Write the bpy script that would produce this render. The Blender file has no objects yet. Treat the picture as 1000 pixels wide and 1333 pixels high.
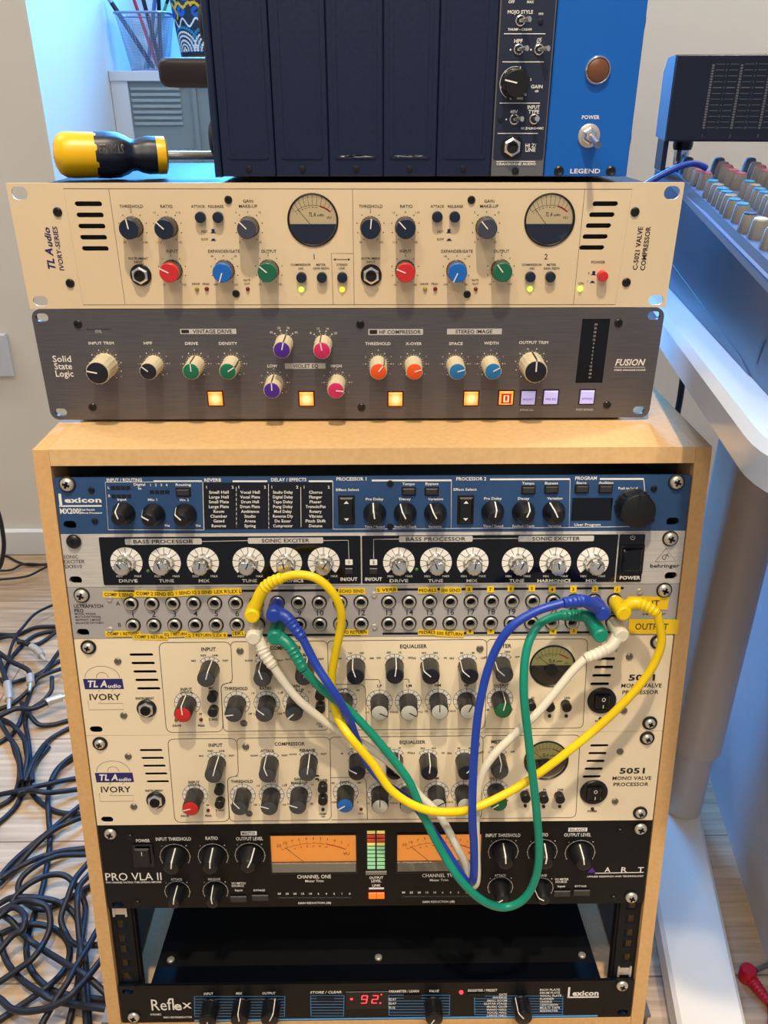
import bpy, math, random
from mathutils import Vector, Matrix
from mathutils.geometry import tessellate_polygon
random.seed(7)
C = bpy.context.scene.collection
sc = bpy.context.scene
R = math.radians
# ---------------------------------------------------------------- camera, light, exposure
# lengths in mm; z = 0 is the top of the slanted rack opening, FLOOR lies under it
FLOOR = -600.0
def V(x, y, z): return Vector((x / 1000, y / 1000, (z - FLOOR) / 1000))
CAM = (0.9634, -560.8706, 252.5199); PITCH = 0.4668; YAW = 0.0119; FPX = 1057.84
LEAN = 0.1663                                   # the rack front leans back by this angle
cam_d = bpy.data.cameras.new('camera'); cam = bpy.data.objects.new('camera', cam_d); C.objects.link(cam)
cam.location = V(*CAM); cam.rotation_euler = (math.pi / 2 - PITCH, 0, -YAW)
cam_d.sensor_fit = 'VERTICAL'; cam_d.sensor_height = 24; cam_d.lens = 24 * FPX / 1333; cam_d.clip_start = .01
sc.camera = cam
sc.view_settings.view_transform = 'Standard'; sc.view_settings.look = 'None'
sc.view_settings.gamma = 1; sc.view_settings.use_curve_mapping = False
sc.view_settings.exposure = 0.0
wd = bpy.data.worlds.new('room_air'); sc.world = wd; wd.use_nodes = True
wd.node_tree.nodes['Background'].inputs[0].default_value = (.93, .96, 1, 1)
wd.node_tree.nodes['Background'].inputs[1].default_value = 0.32
def area(name, loc, target, size, power, col, sy=None):
    l = bpy.data.lights.new(name, 'AREA'); l.size = size / 1000; l.energy = power; l.color = col
    if sy: l.shape = 'RECTANGLE'; l.size_y = sy / 1000
    o = bpy.data.objects.new(name, l); C.objects.link(o); o.location = V(*loc)
    o.rotation_euler = (V(*target) - V(*loc)).to_track_quat('-Z', 'Y').to_euler(); return o
WARM = (1, .83, .60)
def spot(name, loc, target, energy, cone, blend, r, col=WARM):
    l = bpy.data.lights.new(name, 'SPOT'); l.energy = energy; l.spot_size = R(cone); l.spot_blend = blend; l.shadow_soft_size = r / 1000; l.color = col
    o = bpy.data.objects.new(name, l); C.objects.link(o); o.location = V(*loc); o.rotation_euler = (V(*target) - V(*loc)).to_track_quat('-Z', 'Y').to_euler(); return o
spot('ceiling_spot_light', (0, -620, 1780), (-30, -80, -190), 116, 46, .8, 38)
spot('ceiling_spot_light', (480, -900, 1780), (345, -90, -560), 70, 26, .7, 38, (1, .88, .7))
area('ceiling_and_fill_light', (-560, -900, 1780), (0, 0, -150), 110, 8, WARM)
area('ceiling_and_fill_light', (-200, -1500, 1790), (0, 0, -200), 1300, 22, (1, .87, .70), 900)  # added soft fill from behind the camera, softens the knob shadows
area('window_and_fill_daylight', (-60, 1580, 900), (150, 0, 120), 800, 46, (.07, .38, 1), 800).data.spread = R(110)
area('wall_fill_light', (1100, 560, 1780), (1000, 950, 300), 900, 26, (1, .9, .78), 150)  # added fill aimed at the back wall to brighten and warm it
area('wall_fill_light', (-1300, 560, 1780), (-1200, 950, 100), 900, 13, (1, .92, .82), 150)  # the same added wall fill, weaker, for the left part
area('window_and_fill_daylight', (-1500, 500, 700), (400, 100, -100), 800, 2, (.22, .55, 1), 900)  # added weak blue fill from the left, no window stands there

# ---------------------------------------------------------------- materials
def lin(c):
    return tuple((v / 255 / 12.92) if v / 255 <= .04045 else ((v / 255 + .055) / 1.055) ** 2.4 for v in c[:3]) + (1,)
MAT = {}
def mat(name, col, rough=.5, metal=0, emit=None, es=0, spec=.5, coat=0):
    m = bpy.data.materials.new(name); m.use_nodes = True; b = m.node_tree.nodes['Principled BSDF']
    b.inputs['Base Color'].default_value = lin(col); b.inputs['Roughness'].default_value = rough
    b.inputs['Metallic'].default_value = metal; b.inputs['Specular IOR Level'].default_value = spec
    b.inputs['Coat Weight'].default_value = coat
    if emit: b.inputs['Emission Color'].default_value = lin(emit); b.inputs['Emission Strength'].default_value = es
    MAT[name] = m; return m
def noisy(name, c1, c2, scale, rough=.5, metal=0, stretch=(1, 1, 1), detail=4, bump=0, spec=.5, lo=.35, hi=.65):
    m = mat(name, c1, rough, metal, spec=spec); nt = m.node_tree; b = nt.nodes['Principled BSDF']
    tc = nt.nodes.new('ShaderNodeTexCoord'); mp = nt.nodes.new('ShaderNodeMapping'); mp.inputs['Scale'].default_value = stretch
    n = nt.nodes.new('ShaderNodeTexNoise'); n.inputs['Scale'].default_value = scale; n.inputs['Detail'].default_value = detail
    r = nt.nodes.new('ShaderNodeValToRGB'); r.color_ramp.elements[0].color = lin(c1); r.color_ramp.elements[1].color = lin(c2)
    r.color_ramp.elements[0].position = lo; r.color_ramp.elements[1].position = hi
    L = nt.links.new
    L(tc.outputs['Object'], mp.inputs[0]); L(mp.outputs[0], n.inputs['Vector']); L(n.outputs['Fac'], r.inputs[0]); L(r.outputs[0], b.inputs['Base Color'])
    if bump:
        bp = nt.nodes.new('ShaderNodeBump'); bp.inputs['Strength'].default_value = bump; bp.inputs['Distance'].default_value = .001
        L(n.outputs['Fac'], bp.inputs['Height']); L(bp.outputs[0], b.inputs['Normal'])
    return m
noisy('wall_paint', (226, 221, 210), (220, 215, 203), 3, .9)
noisy('white_paint', (232, 234, 236), (226, 229, 232), 5, .5)
noisy('mdf', (210, 164, 106), (222, 180, 124), 260, .55, detail=6, lo=.25, hi=.75)
noisy('mdf_top', (214, 174, 120), (226, 190, 140), 220, .5, detail=6, lo=.25, hi=.75)
noisy('ivory', (225, 203, 168), (229, 208, 174), 8, .42)
noisy('ivory_pale', (241, 224, 192), (244, 228, 198), 8, .42)
noisy('gunmetal', (98, 96, 102), (110, 107, 112), 60, .42, .55, stretch=(.6, 1, 22), bump=.03)
noisy('silver', (204, 200, 196), (222, 218, 214), 60, .40, .3, stretch=(.6, 1, 20), bump=.03)
noisy('patch_grey', (170, 168, 169), (178, 175, 176), 10, .45, .1)
noisy('blue_panel', (38, 72, 118), (43, 79, 127), 30, .42)
noisy('lunch_black', (7, 22, 54), (11, 29, 64), 400, .42, bump=.08)
noisy('black_panel', (8, 9, 12), (12, 13, 16), 60, .4, spec=.28)
noisy('black_metal', (11, 12, 15), (15, 16, 19), 150, .55, spec=.25)
mat('module_navy', (30, 38, 62), .45); mat('module_grey', (116, 116, 122), .45, .5)
mat('royal_blue', (8, 96, 190), .38)
mat('black_gloss', (8, 10, 18), .12); mat('black_plastic', (17, 18, 22), .38); mat('rubber', (18, 18, 20), .7)
mat('black_slot', (4, 4, 6), .8); mat('dark_navy', (22, 30, 48), .4); mat('list_black', (12, 16, 30), .4)
mat('ink', (36, 28, 32), .6); mat('ink_navy', (36, 28, 92), .5); mat('white_ink', (238, 236, 230), .5); mat('grey_ink', (200, 198, 194), .5); mat('lens_brown', (112, 70, 46), .3)
mat('faint_ink', (128, 122, 124), .6)
mat('skirt', (62, 58, 54), .35); mat('navy_cap', (20, 34, 58), .4); mat('slate_cap', (62, 66, 82), .4)
mat('red_cap', (206, 44, 48), .4); mat('blue_cap', (20, 104, 196), .4); mat('green_cap', (24, 104, 76), .4)
mat('cream_body', (214, 202, 172), .4); mat('ssl_black', (26, 28, 38), .35); mat('ssl_green', (12, 112, 82), .4)
mat('ssl_purple', (74, 36, 150), .4); mat('ssl_pink', (208, 40, 104), .4); mat('ssl_orange', (238, 88, 32), .4); mat('ssl_blue', (30, 118, 182), .4)
mat('charcoal_knob', (46, 46, 48), .38); mat('charcoal_cap', (64, 66, 70), .42); mat('dark_cap', (16, 20, 34), .3)
mat('grey_cap', (186, 186, 176), .45); mat('red_cap_b', (202, 40, 36), .4); mat('blue_cap_b', (30, 96, 176), .4); mat('green_cap_b', (24, 98, 58), .4)
mat('chrome', (226, 224, 220), .16, .85); mat('steel', (214, 208, 198), .36, .7); mat('steel_dark', (128, 122, 114), .4, .6)
mat('lamp_orange', (255, 150, 40), .4, emit=(255, 150, 30), es=1.12)
def glow(m, inner, outer, r):                   # a backlit cap: brightest over its lamp
    nt = m.node_tree; b = nt.nodes['Principled BSDF']; N = nt.nodes.new; L = nt.links.new
    tc = N('ShaderNodeTexCoord'); ln = N('ShaderNodeVectorMath'); ln.operation = 'LENGTH'; mr = N('ShaderNodeMapRange'); mr.inputs['From Max'].default_value = r; cr = N('ShaderNodeValToRGB')
    cr.color_ramp.elements[0].color = lin(inner); cr.color_ramp.elements[1].color = lin(outer)
    L(tc.outputs['Object'], ln.inputs[0]); L(ln.outputs['Value'], mr.inputs['Value']); L(mr.outputs[0], cr.inputs[0]); L(cr.outputs[0], b.inputs['Emission Color'])
glow(MAT['lamp_orange'], (255, 248, 200), (255, 118, 0), .0064)
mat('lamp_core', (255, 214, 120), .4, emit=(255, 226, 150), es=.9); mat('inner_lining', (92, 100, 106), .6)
mat('lamp_lilac', (186, 182, 240), .4, emit=(184, 182, 246), es=.42)
mat('led_green', (190, 255, 60), .3, emit=(190, 255, 70), es=2.2); mat('led_yellow', (255, 226, 60), .3, emit=(255, 214, 40), es=2)
mat('led_dull', (150, 140, 50), .25); mat('led_red_off', (110, 16, 20), .2); mat('led_green_off', (70, 110, 60), .25); mat('led_dark', (24, 26, 34), .3)
mat('led_red', (255, 80, 30), .3, emit=(255, 92, 20), es=1.6); mat('seg_red', (255, 60, 70), .3, emit=(255, 50, 60), es=2)
mat('meter_cream', (226, 204, 160), .5, emit=(240, 206, 150), es=.28); mat('meter_olive', (200, 190, 120), .5, emit=(200, 190, 110), es=.12)
mat('meter_navy', (20, 40, 84), .22); mat('meter_smoke', (26, 26, 24), .2); mat('red_ink', (206, 50, 30), .5); mat('brown_ink', (70, 44, 24), .6)
mat('meter_amber', (250, 160, 66), .5, emit=(252, 152, 50), es=.5); mat('clear_grey', (120, 118, 108), .25)
mat('bar_green', (150, 206, 160), .4, emit=(130, 200, 150), es=.25); mat('bar_yellow', (230, 210, 120), .4, emit=(230, 205, 100), es=.3); mat('bar_red', (196, 70, 50), .4, emit=(190, 50, 30), es=.25)
mat('label_yellow', (246, 206, 26), .45); mat('cord_yellow', (242, 208, 6), .38); mat('cord_blue', (26, 62, 168), .38)
mat('cord_green', (6, 136, 112), .38); mat('cord_white', (226, 220, 202), .42); mat('cord_navy', (15, 23, 38), .5); mat('cord_black', (20, 22, 28), .45); mat('cord_red', (196, 20, 46), .4)
mat('driver_yellow', (236, 184, 8), .35); mat('armrest_brown', (44, 34, 36), .4); mat('pale_shelf', (214, 222, 230), .45)
mat('stripe_blue', (70, 160, 236), .4); mat('logo_blue', (40, 34, 110), .4)
mat('mixer_side', (52, 62, 80), .42); mat('mixer_lip', (48, 49, 58), .75, spec=.2); mat('mixer_deck', (78, 100, 140), .5); mat('mixer_knob', (130, 126, 120), .5)
mat('cap_pink', (170, 92, 122), .45); mat('cap_blue', (40, 130, 180), .45); mat('cap_dblue', (36, 66, 110), .45); mat('cap_white', (206, 208, 190), .45)
mat('bridge_face', (26, 34, 54), .3); mat('bridge_side', (66, 80, 100), .5)
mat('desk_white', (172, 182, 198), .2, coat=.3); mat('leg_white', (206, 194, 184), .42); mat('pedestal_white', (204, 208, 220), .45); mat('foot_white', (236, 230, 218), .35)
mat('pot_clay', (150, 84, 60), .7); mat('mesh_silver', (150, 164, 190), .35, .7); mat('pencil_black', (26, 28, 40), .4); mat('pencil_red', (190, 40, 56), .4); mat('pencil_green', (110, 190, 170), .4); mat('pencil_blue', (70, 120, 190), .4)
mat('frost', (132, 148, 152), .3); mat('louvre', (158, 172, 176), .35); mat('socket', (196, 204, 214), .4)
mat('window_pane', (150, 215, 250), .5, emit=(100, 190, 250), es=.38)
g = mat('meter_glass', (255, 255, 255), .05); nt = g.node_tree; nt.nodes.clear()
_o = nt.nodes.new('ShaderNodeOutputMaterial'); _m = nt.nodes.new('ShaderNodeMixShader'); _t = nt.nodes.new('ShaderNodeBsdfTransparent'); _g = nt.nodes.new('ShaderNodeBsdfGlossy')
_g.inputs['Roughness'].default_value = .03; _f = nt.nodes.new('ShaderNodeFresnel'); _f.inputs[0].default_value = 1.4
nt.links.new(_f.outputs[0], _m.inputs[0]); nt.links.new(_t.outputs[0], _m.inputs[1]); nt.links.new(_g.outputs[0], _m.inputs[2]); nt.links.new(_m.outputs[0], _o.inputs[0])
def floor_mat():
    m = mat('laminate', (200, 172, 138), .38); nt = m.node_tree; b = nt.nodes['Principled BSDF']; L = nt.links.new; N = nt.nodes.new
    tc = N('ShaderNodeTexCoord'); br = N('ShaderNodeTexBrick'); br.inputs['Scale'].default_value = 1; br.inputs['Brick Width'].default_value = 1.2; br.inputs['Row Height'].default_value = .19
    br.inputs['Mortar Size'].default_value = .0012; br.inputs['Color1'].default_value = lin((208, 184, 154)); br.inputs["Color2"].default_value = lin((190, 164, 134)); br.inputs['Mortar'].default_value = lin((140, 112, 84))
    mp = N('ShaderNodeMapping'); mp.inputs['Scale'].default_value = (3, 60, 1); n = N('ShaderNodeTexNoise'); n.inputs['Scale'].default_value = 2.2; n.inputs['Detail'].default_value = 6
    r = N('ShaderNodeValToRGB'); r.color_ramp.elements[0].color = (.62, .58, .54, 1); r.color_ramp.elements[1].color = (1.12, 1.1, 1.08, 1); r.color_ramp.elements[0].position = .3; r.color_ramp.elements[1].position = .7
    mx = N('ShaderNodeMix'); mx.data_type = 'RGBA'; mx.blend_type = 'MULTIPLY'; mx.inputs['Factor'].default_value = .9
    L(tc.outputs['Object'], br.inputs['Vector']); L(tc.outputs['Object'], mp.inputs[0]); L(mp.outputs[0], n.inputs['Vector']); L(n.outputs['Fac'], r.inputs[0])
    L(br.outputs['Color'], mx.inputs['A']); L(r.outputs[0], mx.inputs['B']); L(mx.outputs['Result'], b.inputs['Base Color'])
floor_mat()

# ---------------------------------------------------------------- mesh helpers (mm in, metres out)
class MB:
    def __init__(s): s.v = []; s.f = []; s.m = []; s.items = []
    def add(s, vs, fs, mi=0):
        vs = list(vs); fs = list(fs); s.items.append((len(s.v), len(s.v) + len(vs), len(s.f), len(s.f) + len(fs))); o = len(s.v); s.v += [tuple(p) for p in vs]; s.f += [tuple(i + o for i in f) for f in fs]; s.m += [mi] * len(fs); return s
    def box(s, x0, x1, y0, y1, z0, z1, mi=0, bev=0):
        b = bev
        if b:
            ring = lambda x0, x1, z0, z1, y: [(x0, y, z0), (x1, y, z0), (x1, y, z1), (x0, y, z1)]
            vs = ring(x0 + b, x1 - b, z0 + b, z1 - b, y0) + ring(x0, x1, z0, z1, y0 + b) + ring(x0, x1, z0, z1, y1 - b) + ring(x0 + b, x1 - b, z0 + b, z1 - b, y1)
            fs = [(0, 1, 2, 3), (15, 14, 13, 12)]
            for k in range(3):
                for i in range(4): j = (i + 1) % 4; fs.append((4 * k + i, 4 * k + 4 + i, 4 * k + 4 + j, 4 * k + j))
            return s.add(vs, fs, mi)
        vs = [(x, y, z) for x in (x0, x1) for y in (y0, y1) for z in (z0, z1)]
        return s.add(vs, [(0, 1, 3, 2), (4, 6, 7, 5), (0, 4, 5, 1), (2, 3, 7, 6), (0, 2, 6, 4), (1, 5, 7, 3)], mi)
    def lathe(s, prof, n=32, at=(0, 0, 0), mi=0, flute=0, nf=0, close=True, axis='y'):
        # profile of (r, t); t along -y (towards the viewer) or along +z
        vs = []; fs = []
        for r, t in prof:
            for k in range(n):
                a = 2 * math.pi * k / n; rr = r * (1 + (flute * math.cos(nf * a) if nf else 0))
                c, d = rr * math.sin(a), rr * math.cos(a)
                if axis == 'y': vs.append((at[0] + c, at[1] - t, at[2] + d))
                elif axis == 'z': vs.append((at[0] + c, at[1] + d, at[2] + t))
                else: vs.append((at[0] + t, at[1] + c, at[2] + d))
        for j in range(len(prof) - 1):
            for k in range(n): k2 = (k + 1) % n; fs.append((j * n + k, j * n + k2, (j + 1) * n + k2, (j + 1) * n + k))
        if close:
            fs.append(tuple(range(n - 1, -1, -1))); o = (len(prof) - 1) * n; fs.append(tuple(range(o, o + n)))
        return s.add(vs, fs, mi)
    def plate(s, loops, y0, y1, mi=0, sides=True):
        # loops of (x, z): outline, then holes; front at y0, back at y1
        flat = [p for l in loops for p in l]
        tri = tessellate_polygon([[Vector((p[0], p[1], 0)) for p in l] for l in loops])
        fr = []
        for t in tri:
            a, b, c = [flat[i] for i in t]
            ccw = (b[0] - a[0]) * (c[1] - a[1]) - (b[1] - a[1]) * (c[0] - a[0]) > 0
            fr.append(tuple(t) if ccw else tuple(reversed(t)))
        s.add([(p[0], y0, p[1]) for p in flat], fr, mi)
        if not sides: return s
        s.add([(p[0], y1, p[1]) for p in flat], [tuple(reversed(t)) for t in fr], mi)
        for l in loops:
            n = len(l)
            s.add([(p[0], y0, p[1]) for p in l] + [(p[0], y1, p[1]) for p in l], [(i, (i + 1) % n, n + (i + 1) % n, n + i) for i in range(n)], mi)
        return s
    def ribbon(s, pts, w, y, mi=0, closed=False):
        # flat polyline of width w in the face plane
        n = len(pts); q = pts if not closed else pts + [pts[0], pts[1]]
        L = []; Rr = []
        for i in range(len(q)):
            a = q[max(i - 1, 0)]; b = q[min(i + 1, len(q) - 1)]; dx, dz = b[0] - a[0], b[1] - a[1]; l = math.hypot(dx, dz) or 1
            nx, nz = -dz / l * w / 2, dx / l * w / 2
            L.append((q[i][0] + nx, y, q[i][1] + nz)); Rr.append((q[i][0] - nx, y, q[i][1] - nz))
        m = len(q); return s.add(L + Rr, [(i, m + i, m + i + 1, i + 1) for i in range(m - 1)], mi)
    def tube(s, pts, rad, n=10, mi=0, cap=True):
        pts = [Vector(p) for p in pts]; rad = rad if isinstance(rad, list) else [rad] * len(pts)
        vs = []; fs = []; up = None
        for i, p in enumerate(pts):
            t = (pts[min(i + 1, len(pts) - 1)] - pts[max(i - 1, 0)]).normalized()
            if up is None: up = Vector((0, 0, 1)) if abs(t.z) < .9 else Vector((1, 0, 0))
            b = t.cross(up).normalized(); up = b.cross(t).normalized()
            for k in range(n): a = 2 * math.pi * k / n; vs.append(p + (b * math.cos(a) + up * math.sin(a)) * rad[i])
        for i in range(len(pts) - 1):
            for k in range(n): k2 = (k + 1) % n; fs.append((i * n + k, (i + 1) * n + k, (i + 1) * n + k2, i * n + k2))
        if cap: fs.append(tuple(range(n))); o = (len(pts) - 1) * n; fs.append(tuple(range(o + n - 1, o - 1, -1)))
        return s.add(vs, fs, mi)
    def clusters(s, gap):                     # far-apart prints become prints of their own
        bb = []
        for a, b, c, d in s.items:
            P = s.v[a:b]; bb.append([min(p[0] for p in P), max(p[0] for p in P), min(p[2] for p in P), max(p[2] for p in P)])
        par = list(range(len(bb)))
        def fd(i):
            while par[i] != i: par[i] = par[par[i]]; i = par[i]
            return i
        for i in range(len(bb)):
            A = bb[i]
            for j in range(i):
                B = bb[j]
                if max(A[0] - B[1], B[0] - A[1]) < gap and max(A[2] - B[3], B[2] - A[3]) < gap: par[fd(i)] = fd(j)
        out = {}
        for i, (a, b, c, d) in enumerate(s.items):
            q = out.setdefault(fd(i), MB()); q.add(s.v[a:b], [tuple(k - a for k in f) for f in s.f[c:d]])
        return list(out.values())
    def mesh(s, name, mats, smooth=.6):
        me = bpy.data.meshes.new(name); me.from_pydata([(x / 1000, y / 1000, z / 1000) for x, y, z in s.v], [], s.f)
        for m in (mats if isinstance(mats, (list, tuple)) else [mats]): me.materials.append(MAT[m])
        me.polygons.foreach_set('material_index', s.m)
        if smooth: me.polygons.foreach_set('use_smooth', [True] * len(s.f)); me.set_sharp_from_angle(angle=smooth)
        me.update(); return me
    def build(s, name, mats, parent=None, smooth=.6, loc=None, roty=0):
        return link(name, s.mesh(name, mats, smooth), parent, loc, roty)
def link(name, me, parent=None, loc=None, roty=0):
    o = bpy.data.objects.new(name, me); C.objects.link(o)
    if parent: o.parent = parent
    if loc: o.location = (loc[0] / 1000, loc[1] / 1000, loc[2] / 1000)
    if roty: o.rotation_euler = (0, R(roty), 0)
    return o
def tag(o, label=None, cat=None, group=None, kind=None):
    if label: o['label'] = label
    if cat: o['category'] = cat
    if group: o['group'] = group
    if kind: o['kind'] = kind
    return o
def thing(name, label, cat, loc=(0, 0, FLOOR), rot=(0, 0, 0), group=None):
    o = bpy.data.objects.new(name, None); C.objects.link(o); o.empty_display_size = .05
    o.location = V(*loc); o.rotation_euler = rot; return tag(o, label, cat, group)
def circle(x, z, r, n=28, rz=None): return [(x + r * math.cos(2 * math.pi * k / n), z + (rz or r) * math.sin(2 * math.pi * k / n)) for k in range(n)]
def rrect(x0, x1, z0, z1, r, n=6):
    out = []
    for cx, cz, a0 in ((x1 - r, z1 - r, 0), (x0 + r, z1 - r, 90), (x0 + r, z0 + r, 180), (x1 - r, z0 + r, 270)):
        for k in range(n + 1): a = R(a0 + 90 * k / n); out.append((cx + r * math.cos(a), cz + r * math.sin(a)))
    return out
def roundpoly(pts, r, closed=True, n=5):
    out = []; N = len(pts)
    for i, p in enumerate(pts):
        if not closed and i in (0, N - 1): out.append(p); continue
        a = pts[i - 1]; b = pts[(i + 1) % N]
        la = math.hypot(a[0] - p[0], a[1] - p[1]); lb = math.hypot(b[0] - p[0], b[1] - p[1]); q = min(r, la / 2, lb / 2)
        s = (p[0] + (a[0] - p[0]) / la * q, p[1] + (a[1] - p[1]) / la * q); e = (p[0] + (b[0] - p[0]) / lb * q, p[1] + (b[1] - p[1]) / lb * q)
        for k in range(n + 1):
            t = k / n; out.append(tuple((1 - t) ** 2 * s[j] + 2 * t * (1 - t) * p[j] + t * t * e[j] for j in (0, 1)))
    return out
def catmull(pts, per=8):
    P = [pts[0]] + list(pts) + [pts[-1]]; out = []
    for i in range(1, len(P) - 2):
        a, b, c, d = [Vector(q) for q in P[i - 1:i + 3]]
        for k in range(per):
            t = k / per; out.append(.5 * ((2 * b) + (c - a) * t + (2 * a - 5 * b + 4 * c - d) * t * t + (3 * b - a - 3 * c + d) * t ** 3))
    out.append(Vector(pts[-1])); return out
# a picture measurement read onto a real plane of the place (mm)
_f = Vector((math.sin(YAW) * math.cos(PITCH), math.cos(YAW) * math.cos(PITCH), -math.sin(PITCH))); _r = _f.cross(Vector((0, 0, 1))).normalized(); _u = _r.cross(_f)
def hit(px, py, pt, n):
    d = _f + _r * ((px - 500) / FPX) - _u * ((py - 666.5) / FPX); n = Vector(n); c = Vector(CAM)
    return c + d * ((Vector(pt) - c).dot(n) / d.dot(n))
# lettering
_tc = {}
def glyphs(s, fat=0):
    fat = round(min(fat, .034), 3)
    if (s, fat) not in _tc:
        cu = bpy.data.curves.new('t', 'FONT'); cu.body = s; cu.resolution_u = 2; cu.offset = fat; cu.space_character = 1 + fat * 1.5
        ob = bpy.data.objects.new('t', cu); me = ob.to_mesh()
        vs = [(v.co.x, v.co.y) for v in me.vertices]; fs = [tuple(p.vertices) for p in me.polygons]
        ob.to_mesh_clear(); bpy.data.objects.remove(ob); bpy.data.curves.remove(cu)
        xs = [p[0] for p in vs] or [0, 1]; x0 = min(xs); x1 = max(xs)
        _tc[s, fat] = ([((x - x0 - (x1 - x0) / 2) / .682, (y - .341) / .682) for x, y in vs], fs, (x1 - x0) / .682)
    return _tc[s, fat]
def put_text(mb, s, x, z, h, w=None, rot=0, shear=0, bold=0, y=-.18, mi=0, align='c'):
    vs, fs, W = glyphs(s, bold / h * .55); k = (w / W) if w else h; a = R(rot); ca, sa = math.cos(a), math.sin(a); o = {'c': 0, 'l': W / 2, 'r': -W / 2}[align]
    q = [((vx + o + shear * vy) * k, vy * h) for vx, vy in vs]
    mb.add([(x + p * ca - r * sa, y, z + p * sa + r * ca) for p, r in q], fs, mi)

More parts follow.
